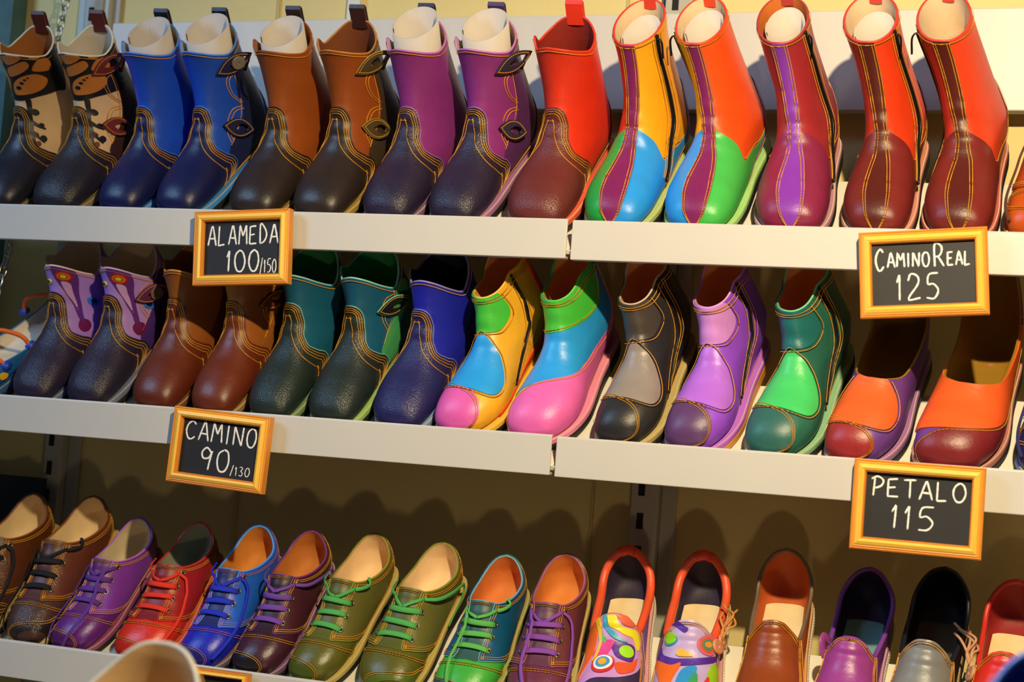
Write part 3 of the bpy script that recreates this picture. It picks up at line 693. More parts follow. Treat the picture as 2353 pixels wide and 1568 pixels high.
#PLACE
# ------------------------------------------------------------------ top shelf
G1 = 'boots along the top shelf'; G2 = 'boots along the middle shelf'; G3 = 'shoes along the bottom shelf'
RT = (0, .134, .226); RL = (0, .138, .178); RP = (0, .137, .16); RD = (0, .146, .11); RF = (0, .118, .092)
def wing(sh, f=1):    # orange butterfly wing over a cream field with a dark branch
    blk = leather((22, 20, 26)); org = leather((196, 118, 48)); crm = leather((226, 190, 146))
    w = sh.panel('wing_border', cr([(-.62, 8.3), (-.35, 8.0), (-.1, 7.6), (.06, 7.55), (.22, 8.1), (.38, 8.7), (.5, 9.3), (.6, 13.5), (-.62, 13.5)], 4, True), blk, .0012)
    for q in ([(-.02, 8.0), (.12, 8.1), (.26, 8.7), (.33, 9.5), (.22, 9.8), (.05, 9.35), (-.04, 8.7)], [(-.06, 9.5), (.08, 9.8), (.20, 10.5), (.17, 11.0), (.02, 10.6), (-.08, 10.2)],
              [(.22, 10.1), (.40, 10.2), (.42, 11.0), (.30, 10.95)], [(-.05, 10.7), (.08, 10.95), (.15, 11.5), (.0, 11.85), (-.1, 11.4)],
              [(-.34, 8.6), (-.14, 8.4), (-.10, 9.4), (-.18, 10.2), (-.34, 10.2)], [(-.34, 10.5), (-.16, 10.6), (-.12, 11.2), (-.22, 11.5), (-.34, 11.4)], [(.24, 11.15), (.40, 11.2), (.42, 11.6), (.26, 11.6)]):
        sh.fine('wing_cell', cr([(p*f, u) for p, u in q], 5, True), org, .0020, w)
    for p, u, r in ((.03, 8.55, .0032), (.075, 8.95, .0024), (.115, 9.25, .0018), (.15, 9.45, .0013)): sh.disc('spot', p*f, u, r, blk, .0026, w)
    br = None
    for c, wd in (([(-.05, 7.7), (-.04, 7.0), (-.02, 6.3), (.05, 5.4), (.12, 4.9)], .006), ([(-.02, 6.3), (.06, 6.2), (.13, 6.2)], .005), ([(-.03, 6.6), (-.02, 5.8), (-.05, 5.2)], .004), ([(.02, 5.8), (.10, 5.6), (.17, 5.5)], .004)):
        c = cr([((p+.16)*f, u) for p, u in c], 6); w_ = np.linspace(wd, wd*.3, len(c))/2
        L_ = c*[MP, MU]; T = frames(L_); N = np.column_stack([-T[:, 1], T[:, 0]])
        sh.fine('branch', np.vstack([(L_+N*w_[:, None]), (L_-N*w_[:, None])[::-1]])/[MP, MU], blk, .0016)
    for p, u, r, cc in ((.17, 6.9, .004, (22, 20, 26)), (.24, 6.3, .0025, (22, 20, 26)), (.22, 5.7, .003, (90, 40, 30)), (.2, 5.2, .0045, (40, 20, 24)), (.27, 5.3, .003, (120, 60, 40)), (.3, 5.7, .0035, (22, 20, 26))):
        sh.disc('spot', p*f, u, r, leather(cc), .0016)
def petals(sh, f=1):  # lilac shaft with violet feathers and target discs
    vio = leather((92, 40, 128)); pk = leather((196, 150, 214)); crim = leather((110, 20, 70))
    q = cr([(.03, 9.4), (.20, 9.4), (.25, 8.6), (.24, 7.4), (.29, 6.4), (.38, 5.7), (.30, 5.9), (.17, 6.8), (.07, 7.8), (.01, 8.7)], 5, True); w = sh.fine('feather', q, vio, .0016)
    sh.fine('feather_field', cr([(.09, 8.0), (.17, 7.9), (.19, 7.3), (.24, 6.5), (.27, 6.2), (.21, 6.6), (.13, 7.2)], 4, True), pk, .0022, w)
    for r, cc in ((.0088, (150, 30, 24)), (.0065, (214, 92, 30)), (.0040, (110, 60, 20)), (.0030, (190, 200, 50))): sh.disc('target_spot', .12, 8.45, r, leather(cc), .0024+(.0088-r)*.15, w)
    sh.disc('target_spot', -.07, 7.9, .0042, leather((232, 220, 60))); sh.disc('target_spot', -.07, 7.9, .0028, leather((40, 40, 60)), .0024)
    sh.disc('target_spot', .36, 7.0, .0048, leather((40, 120, 220))); sh.disc('target_spot', .36, 7.0, .0025, leather((14, 16, 60)), .0024)
    sh.disc('spot', .36, 5.75, .0065, crim, .0016)
WK[0] = 0.94; LEAN[0] = 0.05; s = cowboy('butterfly-wing boot at the left end of the top shelf, cut by the frame', G1, (226, 190, 146), (32, 30, 44), (88, 30, 24), lin=(190, 120, 60), rim=(230, 222, 200), grain=0, welt=(120, 100, 70)); wing(s); place(s, 0, 5, -6, 1.014); LEAN[0] = 0
WK[0] = 0.94; LEAN[0] = 0.05; s = cowboy('butterfly-wing boot with dark red leaf tabs, beside the blue boots', G1, (226, 190, 146), (34, 31, 42), (88, 30, 24), lin=(222, 208, 190), rim=(230, 222, 200), tab=(110, 36, 30), gusset=(64, 34, 26), counter=(58, 34, 28), welt=(140, 120, 80), grain=1); wing(s); place(s, 0, 140, -6, 1.014); LEAN[0] = 0
WK[0] = 0.86; LEAN[0] = 0.05; s = cowboy('bright blue boot with navy foot and no leaf tabs', G1, (24, 74, 196), (17, 23, 76), (14, 14, 36), rim=(80, 140, 235), pipe=(70, 130, 235), grain=0, welt=(70, 140, 220)); M = place(s, 0, 288, -6, 1.014); LEAN[0] = 0
roll(s, M, 'grey cardboard roll inside the blue boot without leaf tabs', 0, .006)
WK[0] = 0.86; LEAN[0] = 0.06; s = cowboy('bright blue boot with navy leaf tabs and a wooden button', G1, (24, 74, 196), (17, 23, 76), (14, 14, 36), rim=(80, 140, 235), pipe=(70, 130, 235), grain=0, tab=(26, 30, 66), button=leather((120, 108, 92), 0, .6), gusset=(26, 34, 82), welt=(70, 140, 220)); M = place(s, 0, 420, -6, 1.014); LEAN[0] = 0
roll(s, M, 'grey cardboard roll inside the blue boot with leaf tabs', 0, .010)
WK[0] = 0.92; LEAN[0] = 0.05; s = cowboy('rust brown boot with dark foot, next to the blue pair', G1, (148, 72, 22), (44, 34, 32), (44, 24, 20), lin=(170, 110, 50), grain=0, welt=(150, 120, 60)); M = place(s, 0, 592, -6, 1.014); LEAN[0] = 0
roll(s, M, 'grey cardboard roll inside the rust brown boot', 0, .004)
WK[0] = 0.92; LEAN[0] = 0.05; s = cowboy('rust brown boot with olive leaf tabs, empty shaft', G1, (148, 70, 20), (44, 34, 32), (54, 28, 22), lin=(130, 70, 40), rim=(180, 116, 40), grain=0, tab=(74, 62, 34), tabedge=(150, 130, 60), gusset=(66, 52, 36), welt=(160, 130, 60)); place(s, 0, 739, -6, 1.014); LEAN[0] = 0
WK[0] = 0.88; LEAN[0] = 0.05; s = cowboy('magenta purple boot with plain side and dark pebbled foot', G1, (136, 48, 128), (40, 32, 58), (34, 20, 52), rim=(190, 110, 190), pipe=(170, 110, 190), tab=None, welt=(120, 90, 130)); M = place(s, 0, 898, -6, 1.014); LEAN[0] = 0
roll(s, M, 'grey cardboard roll inside the purple boot with plain side', 0, .014)
WK[0] = 0.88; LEAN[0] = 0.05; s = cowboy('magenta purple boot with pebbled navy leaf tabs', G1, (140, 50, 132), (40, 32, 58), (70, 40, 84), rim=(190, 120, 196), pipe=(170, 110, 190), tab=(48, 42, 66), gusset=(90, 44, 104), welt=(160, 110, 160)); M = place(s, 0, 1050, -8, 1.014); LEAN[0] = 0
roll(s, M, 'grey cardboard roll inside the purple boot with leaf tabs', 0, .010)
WK[0] = 0.97; LEAN[0] = 0.05; s = cowboy('single bright red boot with oxblood foot', G1, (222, 52, 24), (104, 42, 40), (226, 52, 30), lin=(150, 40, 30), counter=(70, 40, 40), welt=(226, 96, 72)); place(s, 0, 1238, -6, 1.014); LEAN[0] = 0
WK[0] = 0.94; LEAN[0] = -0.02; WK[0] = 0.94; s = zip_boot('patchwork boot with yellow shaft panel and sky blue foot', G1, (126, 34, 96), (226, 52, 30), (246, 172, 26), (36, 160, 70), (40, 150, 240), (40, 110, 220), (216, 60, 40), (180, 200, 120), 1, thread=0); M = place(s, 0, 1416, -8, 1.045); LEAN[0] = 0
roll(s, M, 'grey cardboard roll inside the yellow and blue patchwork boot', 0, -.014)
WK[0] = 0.96; LEAN[0] = -0.19; WK[0] = 0.96; s = zip_boot('patchwork boot with orange shaft panel and green foot', G1, (126, 34, 96), (246, 172, 26), (250, 84, 24), (40, 150, 240), (70, 186, 84), (120, 60, 190), (222, 70, 40), (160, 220, 130), -1, thread=0); M = place(s, 0, 1604, -7, 1.045); LEAN[0] = 0
roll(s, M, 'grey cardboard roll inside the orange and green patchwork boot', 0, -.010)
WK[0] = 0.93; LEAN[0] = -0.17; WK[0] = 0.93; s = zip_boot('maroon zip boot with a purple stripe down the front', G1, (134, 56, 178), (150, 40, 52), (160, 42, 50), (134, 34, 72), (134, 38, 76), (120, 40, 70), (176, 60, 60), (180, 130, 150), 1, lin=(200, 110, 40)); M = place(s, 0, 1814, -1, 1.045); LEAN[0] = 0
roll(s, M, 'grey cardboard roll inside the maroon boot with purple stripe', 0, -.008)
WK[0] = 0.85; LEAN[0] = -0.19; WK[0] = 0.85; s = zip_boot('orange and oxblood zip boot, the pair\'s left one with cardboard inside', G1, (84, 28, 22), (190, 50, 34), (232, 64, 24), (112, 36, 32), (120, 38, 36), (120, 60, 60), (206, 66, 60), (206, 130, 120), 1); M = place(s, 0, 2010, -4, 1.045); LEAN[0] = 0
roll(s, M, 'grey cardboard roll inside the orange and oxblood boot', 0, -.016)
WK[0] = 0.85; LEAN[0] = -0.27; WK[0] = 0.85; s = zip_boot('orange and oxblood zip boot, empty, the right one of its pair', G1, (84, 28, 22), (190, 50, 34), (230, 66, 28), (112, 36, 32), (120, 38, 36), (110, 44, 46), (206, 66, 60), (190, 90, 90), -1); place(s, 0, 2198, -5, 1.045); LEAN[0] = 0
WK[0] = 0.93; s = derby('orange brown shoe cut off at the right end of the top shelf', G1, (190, 80, 24), (190, 80, 24), (180, 70, 24), (150, 60, 24), (90, 50, 30), (230, 200, 160), (200, 90, 40), (180, 110, 60)); place(s, 0, 2408, -4, 1.045)
# ------------------------------------------------------------------ middle shelf
LIL = (168, 128, 214)
WK[0] = 0.84; LEAN[0] = 0.03; s = cowboy('lilac picture boot, the left one of the pair, no button', G2, LIL, (42, 34, 58), None, lin=(226, 206, 180), rim=(226, 206, 190), tall=False, welt=(90, 110, 150)); petals(s); place(s, 1, 90, -4, 1.014); LEAN[0] = 0
WK[0] = 0.84; LEAN[0] = 0.03; s = cowboy('lilac picture boot with a leaf tab and round button', G2, LIL, (40, 33, 56), None, lin=(226, 206, 180), rim=(200, 170, 220), tall=False, tab=(96, 40, 84), button=leather((120, 96, 84), 0, .6), gusset=(70, 40, 120), welt=(110, 120, 160)); petals(s); place(s, 1, 215, -5, 1.014); LEAN[0] = 0
WK[0] = 0.85; LEAN[0] = 0.03; s = cowboy('chestnut boot beside the lilac pair, plain side', G2, (140, 78, 26), (98, 38, 18), None, lin=(180, 120, 60), rim=(200, 140, 70), tall=False, grain=0, welt=(120, 70, 40)); place(s, 1, 366, -4, 1.014); LEAN[0] = 0
WK[0] = 0.81; LEAN[0] = 0.03; s = cowboy('chestnut boot under the chalkboard, with a brown leaf tab', G2, (150, 84, 26), (104, 42, 20), None, lin=(180, 120, 60), rim=(200, 140, 70), tall=False, grain=0, tab=(110, 52, 26), gusset=(150, 88, 30), welt=(150, 110, 60)); place(s, 1, 500, -5, 1.014); LEAN[0] = 0
WK[0] = 0.81; LEAN[0] = 0.03; s = cowboy('teal boot with dark green foot, left of the pair', G2, (20, 88, 118), (32, 44, 43), None, lin=(60, 150, 90), rim=(130, 190, 190), pipe=(130, 190, 180), tall=False, welt=(110, 140, 100)); place(s, 1, 632, -6, 1.014); LEAN[0] = 0
WK[0] = 0.84; LEAN[0] = 0.03; s = cowboy('teal boot with a black leaf tab edged pale green', G2, (20, 88, 118), (34, 44, 43), None, lin=(60, 150, 90), rim=(130, 200, 190), pipe=(130, 190, 180), tall=False, tab=(24, 26, 24), tabedge=(120, 190, 160), gusset=(70, 160, 96), welt=(150, 190, 110)); place(s, 1, 772, -6, 1.014); LEAN[0] = 0
WK[0] = 0.89; LEAN[0] = 0.05; s = cowboy('royal blue boot with navy pebbled foot', G2, (30, 36, 180), (36, 34, 92), None, lin=(30, 30, 60), rim=(140, 130, 190), pipe=(120, 130, 220), tall=False, thread=0, welt=(120, 150, 190)); place(s, 1, 924, -8, 1.014); LEAN[0] = 0
YEL = (246, 178, 46)
WK[0] = 0.88; LEAN[0] = -0.16; WK[0] = 0.88; s = petal_boot('yellow patchwork boot with pink toe and blue teardrop', G2, YEL, (228, 96, 184), (44, 160, 244), (72, 196, 66), (240, 190, 60), (250, 190, 60), 1, zipped=True, second=(226, 70, 28), solem=None); place(s, 1, 1084, -7, 1.045); LEAN[0] = 0
WK[0] = 0.90; LEAN[0] = -0.11; WK[0] = 0.90; s = petal_boot('pink patchwork boot with sky blue band and green collar', G2, YEL, (232, 104, 188), (44, 160, 244), (72, 196, 66), (236, 140, 180), (90, 200, 70), 1, zipped=False, style=1, counter=(70, 30, 110)); place(s, 1, 1252, -4, 1.045); LEAN[0] = 0
WK[0] = 0.81; LEAN[0] = -0.22; WK[0] = 0.81; s = petal_boot('black ankle boot with a grey teardrop on the instep', G2, (46, 44, 44), (42, 40, 43), (148, 136, 132), (72, 64, 58), (190, 170, 110), (200, 180, 150), 1, tooth=.0006); place(s, 1, 1447, -3, 1.045); LEAN[0] = 0
WK[0] = 0.81; LEAN[0] = -0.18; WK[0] = 0.81; s = petal_boot('violet ankle boot with lilac petals and orange sole edge', G2, (150, 76, 226), (96, 60, 112), (182, 108, 232), (212, 142, 232), (190, 110, 220), (216, 150, 220), 1, thread=0, solem=plain('amber_sole', (226, 150, 60), .5), tooth=0); place(s, 1, 1610, -6, 1.045); LEAN[0] = 0
WK[0] = 0.86; LEAN[0] = -0.22; WK[0] = 0.86; s = petal_boot('dark green ankle boot with a bright green teardrop', G2, (40, 104, 88), (48, 104, 98), (70, 204, 110), (30, 110, 112), (140, 190, 150), (110, 200, 150), 1, tooth=.0006); place(s, 1, 1800, -8, 1.045); LEAN[0] = 0
WK[0] = 0.86; LEAN[0] = -0.03; WK[0] = 0.86; s = slip_boot('maroon slip-on boot with orange teardrop, left of the pair', G2, (108, 62, 148), (156, 44, 48), (246, 100, 44), None, (160, 110, 170), (150, 110, 20), 1, 0); place(s, 1, 1985, -8.5, 1.045); LEAN[0] = 0
WK[0] = 0.98; s = slip_boot('maroon slip-on boot with wide orange instep, right of the pair', G2, (108, 62, 148), (124, 34, 40), (246, 96, 38), None, (180, 110, 110), (150, 110, 20), 1, 1); place(s, 1, 2200, -9, 1.045)
WK[0] = 0.99; s = derby('dark blue shoe cut off at the right end of the middle shelf', G2, (36, 36, 104), (36, 36, 104), (36, 36, 104), (30, 30, 80), (40, 40, 90), (226, 200, 170), (60, 60, 130), (110, 120, 170)); place(s, 1, 2442, -4, 1.045)
def sandal():
    top = [(-1, 9.3), (-.8, 8.9), (-.62, 7.2), (-.5, 5.2), (-.40, 4.0), (-.28, 2.9), (0, 2.5), (.28, 2.9), (.40, 4.0), (.5, 5.2), (.62, 7.2), (.8, 8.9), (1, 9.3)]
    sh = Shoe('sandal', 'blue sandal with orange cord straps at the left end of the middle shelf', 'sandal', G2, SHOE, top, 1)
    sh.base(leather((26, 96, 160)), leather((220, 206, 186), 0, .7), leather((60, 120, 180)), u0=1.6)
    oc = plain('orange_cord', (232, 104, 28), .6)
    for a, b_, h in ((2.9, 3.4, .020), (4.2, 4.9, .030), (6.4, 6.9, .030)):
        A = sh.S.ev(np.array([-.40-.03*(a-3)]), np.array([a]), .002)[0][0]; B = sh.S.ev(np.array([.42+.03*(b_-3)]), np.array([b_]), .002)[0][0]
        mid = (A+B)/2+np.array([0, 0, h]); sh.part('cord_strap', tube_vf(cr([A, A*.75+mid*.25+[0, 0, h*.5], mid, B*.75+mid*.25+[0, 0, h*.4], B], 8), .0034, 8), oc)
        for Q in (B, A): sh.part('cord_loop', tube_vf([Q+[0, -.006, .001], Q+[0, .007, .003]], .0062, 10), leather((28, 70, 190)))
    sh.part('heel_strap', tube_vf(cr([sh.S.ev(np.array([p]), np.array([u]), .003)[0][0] for p, u in ((-.66, 7), (-.8, 8.3), (1, 8.8), (.8, 8.3), (.66, 7))], 8), .0035, 8), oc)
    for p, u in ((.45, 2.2), (.52, 3.1)): sh.fine('petal_patch', cr([(p-.07, u-.1), (p, u+.25), (p+.07, u+.1), (p, u-.25)], 5, True), leather((240, 190, 40)), .0014)
    sh.sole(leather((40, 90, 150)), RUBBER); sh.finish(); return sh
WK[0] = 0.84; place(sandal(), 1, -48, -12, 1.08)
# ------------------------------------------------------------------ bottom shelf
WK[0] = 1.00; s = derby('dark brown lace-up shoe at the far left of the bottom shelf', G3, (40, 30, 32), (76, 42, 32), (92, 46, 24), (70, 40, 34), (14, 14, 20), (226, 196, 150), (140, 80, 30), (180, 150, 90), -1, grain=1, ends=(None, 'hang')); place(s, 2, -70, 0, 0.983)
WK[0] = 0.78; s = derby('dark brown lace-up shoe with black laces, right one of the pair', G3, (44, 34, 38), (78, 52, 48), (104, 54, 34), (84, 46, 44), (12, 12, 20), (226, 196, 150), (150, 90, 30), (200, 170, 100), -1, grain=1, ends=('hang', 'short')); place(s, 2, 70, 0, 1.004)
WK[0] = 0.88; s = derby('purple lace-up shoe with a lace hanging over the toe', G3, (84, 30, 96), (100, 34, 130), (124, 56, 172), (96, 36, 110), (92, 46, 150), (206, 186, 150), (190, 120, 180), (150, 70, 120), 1, counter=(60, 36, 130), ends=('hang', 'over')); place(s, 2, 186, -2, 0.890)
WK[0] = 1.00; s = derby('bright red lace-up shoe with red laces', G3, (196, 38, 22), (214, 44, 24), (160, 30, 30), (130, 26, 30), (226, 48, 28), (150, 150, 130), (196, 60, 40), (200, 80, 60), 1, counter=(196, 50, 30), ends=('short', 'hang')); place(s, 2, 338, 0, 0.900)
WK[0] = 0.84; s = derby('two-tone blue lace-up shoe with blue laces', G3, (32, 38, 120), (26, 36, 190), (34, 98, 214), (34, 40, 110), (22, 44, 200), (206, 130, 50), (90, 160, 240), (110, 90, 110), 1, thread=1, counter=(30, 60, 170), ends=('short', 'hang')); place(s, 2, 480, 0, 0.921)
WK[0] = 0.84; s = derby('dark plum lace-up shoe with black toe cap', G3, (30, 26, 36), (66, 28, 48), (72, 30, 46), (48, 26, 46), (112, 64, 168), (196, 120, 50), (130, 60, 150), (120, 80, 130), 1, ends=('short', 'back')); place(s, 2, 605, 0, 0.921)
OL = (92, 92, 28)
WK[0] = 0.83; s = derby('olive lace-up shoe next to the plum one, left of the pair', G3, (74, 88, 26), OL, (100, 98, 44), (88, 92, 34), (74, 166, 82), (240, 206, 160), (160, 150, 60), (190, 170, 90), 1, ends=('short', 'short')); place(s, 2, 735, -4, 0.942)
WK[0] = 0.99; s = derby('olive lace-up shoe, right of the pair, laces trailing right', G3, (92, 110, 36), OL, (102, 102, 44), (88, 92, 34), (78, 170, 84), (244, 210, 165), (160, 150, 60), (190, 170, 90), -1, ends=('short', 'back')); place(s, 2, 890, -6, 0.931)
WK[0] = 0.99; s = derby('green and teal lace-up shoe with green laces', G3, (30, 84, 96), (66, 176, 62), (14, 86, 130), (50, 92, 90), (92, 182, 84), (220, 128, 60), (130, 180, 200), (160, 160, 90), 1, counter=(20, 110, 90), ends=('over', 'short')); place(s, 2, 1072, -1, 0.890)
WK[0] = 0.94; s = derby('plum brown lace-up shoe with purple laces', G3, (92, 60, 66), (110, 48, 74), (112, 56, 66), (100, 56, 80), (136, 70, 172), (222, 136, 60), (170, 100, 140), (190, 170, 110), -1, ends=('over', 'hang')); place(s, 2, 1230, 2, 0.931)
def art1(sh, f):
    L_ = lambda *c: leather(c, 0, .35)
    bs = sh.fine('art_field', cr([(-.40, 4.2), (-.33, 5.9), (-.2, 6.9), (.2, 6.9), (.30, 5.8), (.36, 4.4), (.30, 3.5), (.1, 2.9), (-.15, 2.8), (-.42, 2.4)], 5, True), L_(206, 150, 220), .0027)
    P = lambda nm, q, c, o: sh.fine(nm, cr([(p*f, u) for p, u in q], 5, True), L_(*c), o, bs)
    P('art_patch', [(-.36, 5.0), (-.30, 6.4), (-.2, 6.0), (-.16, 5.0), (-.2, 3.9), (-.34, 3.0), (-.28, 4.0)], (250, 110, 30), .0042)
    P('art_patch', [(-.22, 6.5), (-.16, 5.6), (-.12, 4.8), (-.16, 3.8), (-.13, 3.8), (-.09, 4.8), (-.12, 5.8), (-.17, 6.6)], (248, 196, 40), .0048)
    P('art_patch', [(-.06, 6.7), (-.02, 5.9), (.1, 5.4), (.22, 5.2), (.28, 4.6), (.31, 5.0), (.26, 5.6), (.14, 5.8), (.05, 6.2), (.02, 6.8)], (240, 226, 40), .0042)
    P('art_patch', [(.04, 6.8), (.08, 6.2), (.18, 5.9), (.25, 6.1), (.2, 6.7)], (236, 110, 80), .0046)
    P('art_patch', [(-.10, 6.6), (-.07, 5.7), (.03, 5.1), (.16, 4.9), (.04, 5.35), (-.04, 5.9), (-.07, 6.7)], (60, 170, 200), .0050)
    P('art_patch', [(.0, 4.9), (.12, 4.9), (.24, 4.7), (.22, 3.9), (.08, 3.9), (.02, 4.3)], (92, 40, 150), .0042)
    P('art_patch', [(-.17, 4.1), (-.07, 4.9), (.02, 5.0), (.0, 4.4), (-.06, 3.9)], (230, 60, 150), .0043)
    P('art_patch', [(.06, 3.6), (.2, 3.8), (.28, 4.2), (.26, 3.5), (.12, 3.1)], (230, 90, 50), .0044)
    P('art_patch', [(-.13, 6.1), (-.10, 5.4), (-.05, 5.1), (-.06, 4.8), (-.12, 5.1)], (100, 190, 50), .0046)
    for p, u, r, c, o in ((.15, 4.35, .0075, (160, 226, 30), .0056), (-.05, 3.55, .0105, (216, 50, 50), .0050), (-.05, 3.6, .0086, (240, 240, 244), .0056), (-.05, 3.6, .0062, (70, 160, 226), .0062), (-.05, 3.6, .0038, (244, 180, 50), .0068)): sh.disc('art_spot', p*f, u, r, L_(*c), o, bs)
def art2(sh, f):
    L_ = lambda *c: leather(c, 0, .35)
    bs = sh.fine('art_field', cr([(-.40, 3.6), (-.36, 5.2), (-.28, 6.4), (-.1, 6.9), (.2, 6.8), (.32, 5.8), (.38, 4.4), (.42, 2.6), (.2, 2.0), (-.2, 2.2)], 5, True), L_(196, 170, 226), .0027)
    P = lambda nm, q, c, o: sh.fine(nm, cr([(p*f, u) for p, u in q], 5, True), L_(*c), o, bs)
    P('art_patch', [(.02, 5.9), (.16, 6.3), (.30, 5.9), (.30, 4.9), (.1, 4.3), (-.1, 4.4), (-.36, 4.9), (-.34, 4.6), (-.1, 4.0), (.1, 3.9), (.36, 4.6), (.34, 6.2), (.14, 6.8), (.0, 6.3)], (84, 40, 160), .0042)
    P('art_patch', [(-.38, 2.4), (-.40, 4.2), (-.30, 4.4), (-.22, 3.4), (-.2, 2.4)], (160, 210, 40), .0042)
    P('art_patch', [(-.28, 2.4), (-.26, 3.6), (-.20, 3.2), (-.14, 2.2)], (226, 60, 70), .0046)
    P('art_patch', [(.02, 4.0), (.10, 3.0), (.12, 2.1), (.22, 2.3), (.24, 3.2), (.34, 4.2), (.32, 4.4), (.12, 3.9)], (252, 110, 30), .0046)
    P('art_patch', [(-.12, 3.9), (.0, 3.7), (.06, 2.8), (.02, 2.3), (-.08, 3.0)], (50, 150, 220), .0046)
    P('art_patch', [(-.08, 4.5), (.04, 4.9), (.08, 4.6), (.04, 4.4)], (250, 180, 40), .0050)
    P('art_patch', [(-.14, 3.0), (-.12, 3.6), (-.06, 3.2), (-.04, 2.4), (-.1, 2.3)], (60, 160, 100), .0048)
    for p, u, r, c, o in ((-.22, 5.3, .0120, (214, 110, 150), .0044), (-.22, 5.3, .0092, (232, 90, 50), .0050), (-.22, 5.3, .0068, (70, 150, 120), .0056), (-.22, 5.3, .0040, (240, 150, 50), .0062), (.17, 5.45, .0085, (40, 160, 190), .0048), (.17, 5.5, .0078, (150, 220, 30), .0054)): sh.disc('art_spot', p*f, u, r, L_(*c), o, bs)
PK = (226, 150, 110); OR = (244, 92, 52)
WK[0] = 0.85; s = loafer('picture-vamp slip-on shoe with orange collar, beside the plum lace-up', G3, (60, 44, 80), (60, 44, 80), (150, 110, 190), OR, (46, 36, 62), (220, 150, 160), 1, art1, .0062, sole=CREPE, collar_back=(236, 70, 40)); place(s, 2, 1400, 6, 1.004)
WK[0] = 0.84; s = loafer('picture-vamp slip-on shoe with pink buttons and loose thongs', G3, (60, 44, 80), (60, 44, 80), (150, 110, 190), OR, (46, 36, 62), (200, 140, 150), -1, art2, .0062, sole=CREPE, button=PK, tie=(206, 140, 60), collar_back=(236, 70, 40)); place(s, 2, 1566, 3, 1.014)
WK[0] = 0.78; s = loafer('rust brown slip-on shoe with a smooth rounded vamp', G3, (140, 64, 26), (146, 66, 28), (190, 88, 32), (120, 100, 80), (196, 92, 40), (214, 140, 80), 1, None, .0026, sole=CREPE); place(s, 2, 1760, 2, 1.087)
WK[0] = 0.78; s = loafer('magenta purple slip-on shoe with a pinched side tab', G3, (150, 60, 150), (156, 62, 150), (130, 60, 150), (126, 66, 160), (44, 24, 60), (190, 120, 190), 1, None, .0034, insole=(110, 150, 150), sole=CREPE, tabc=(160, 66, 156)); place(s, 2, 1925, -4, 1.025)
WK[0] = 0.78; s = loafer('metallic grey slip-on shoe with a black inside', G3, (96, 98, 100), (128, 130, 132), (36, 34, 40), (24, 28, 40), (16, 18, 28), (120, 100, 60), 1, None, .0034, insole=(70, 56, 40)); place(s, 2, 2098, -5, 1.066)
WK[0] = 0.82; s = loafer('bright red slip-on shoe at the right end of the bottom shelf', G3, (206, 40, 26), (214, 44, 28), (190, 40, 30), (214, 52, 44), (150, 34, 34), (200, 90, 70), 1, None, .0036, button=(206, 150, 110)); place(s, 2, 2285, -4, 1.035)

# ------------------------------------------------------------------ chalkboard price signs
GL = {'A': [[(0,0),(.45,1),(.55,1),(1,0)],[(.2,.36),(.85,.36)]], 'L': [[(.1,1),(.05,0),(.8,.04)]], 'M': [[(0,0),(.12,1),(.5,.45),(.88,1),(1,0)]],
 'E': [[(.85,.98),(.1,.94),(.08,.02),(.9,.06)],[(.1,.5),(.7,.54)]], 'D': [[(.1,0),(.12,1),(.6,.85),(.85,.5),(.6,.15),(.1,0)]], 'C': [[(.9,.84),(.6,1),(.2,.82),(.04,.45),(.25,.08),(.6,.02),(.92,.2)]],
 'I': [[(.5,1),(.46,0)]], 'N': [[(.05,0),(.12,1),(.85,.02),(.95,1)]], 'O': [[(.5,1),(.15,.8),(.05,.4),(.3,.03),(.7,.06),(.95,.45),(.8,.88),(.5,1)]], 'R': [[(.1,0),(.14,1),(.65,.95),(.75,.7),(.5,.5),(.15,.46)],[(.4,.48),(.9,0)]],
 'P': [[(.22,0),(.28,1)],[(.0,.86),(.5,1.05),(.95,.85),(.8,.55),(.3,.42)]], 'T': [[(.5,0),(.52,.98)],[(.0,.95),(1,1)]],
 '0': [[(.5,1),(.15,.8),(.05,.4),(.3,.03),(.7,.06),(.95,.45),(.8,.88),(.5,1)]], '1': [[(.15,.66),(.6,1),(.52,0)]], '2': [[(.08,.75),(.3,1),(.75,.92),(.8,.62),(.1,.05),(.95,.06)]],
 '3': [[(.1,.9),(.5,1),(.8,.8),(.4,.55),(.85,.35),(.6,.02),(.1,.08)]], '5': [[(.95,1),(.3,.96),(.2,.56),(.6,.6),(.92,.35),(.65,.03),(.1,.04)]], '9': [[(.85,.8),(.5,1),(.1,.8),(.25,.52),(.7,.6),(.9,.9),(.75,.4),(.7,0)]], '/': [[(.9,1.1),(.05,-.15)]]}
FRM = [plain('gilt_frame', (252, 196, 76), .40, .0, noise=.08, nscale=90), plain('amber_frame_edge', (228, 146, 56), .45, .0, noise=.1, nscale=90)]
BOARD = plain('blackboard', (30, 30, 36), .6, noise=.25, nscale=14); CHALK = plain('white_chalk', (236, 236, 232), .9, bump=.0008, bscale=700)
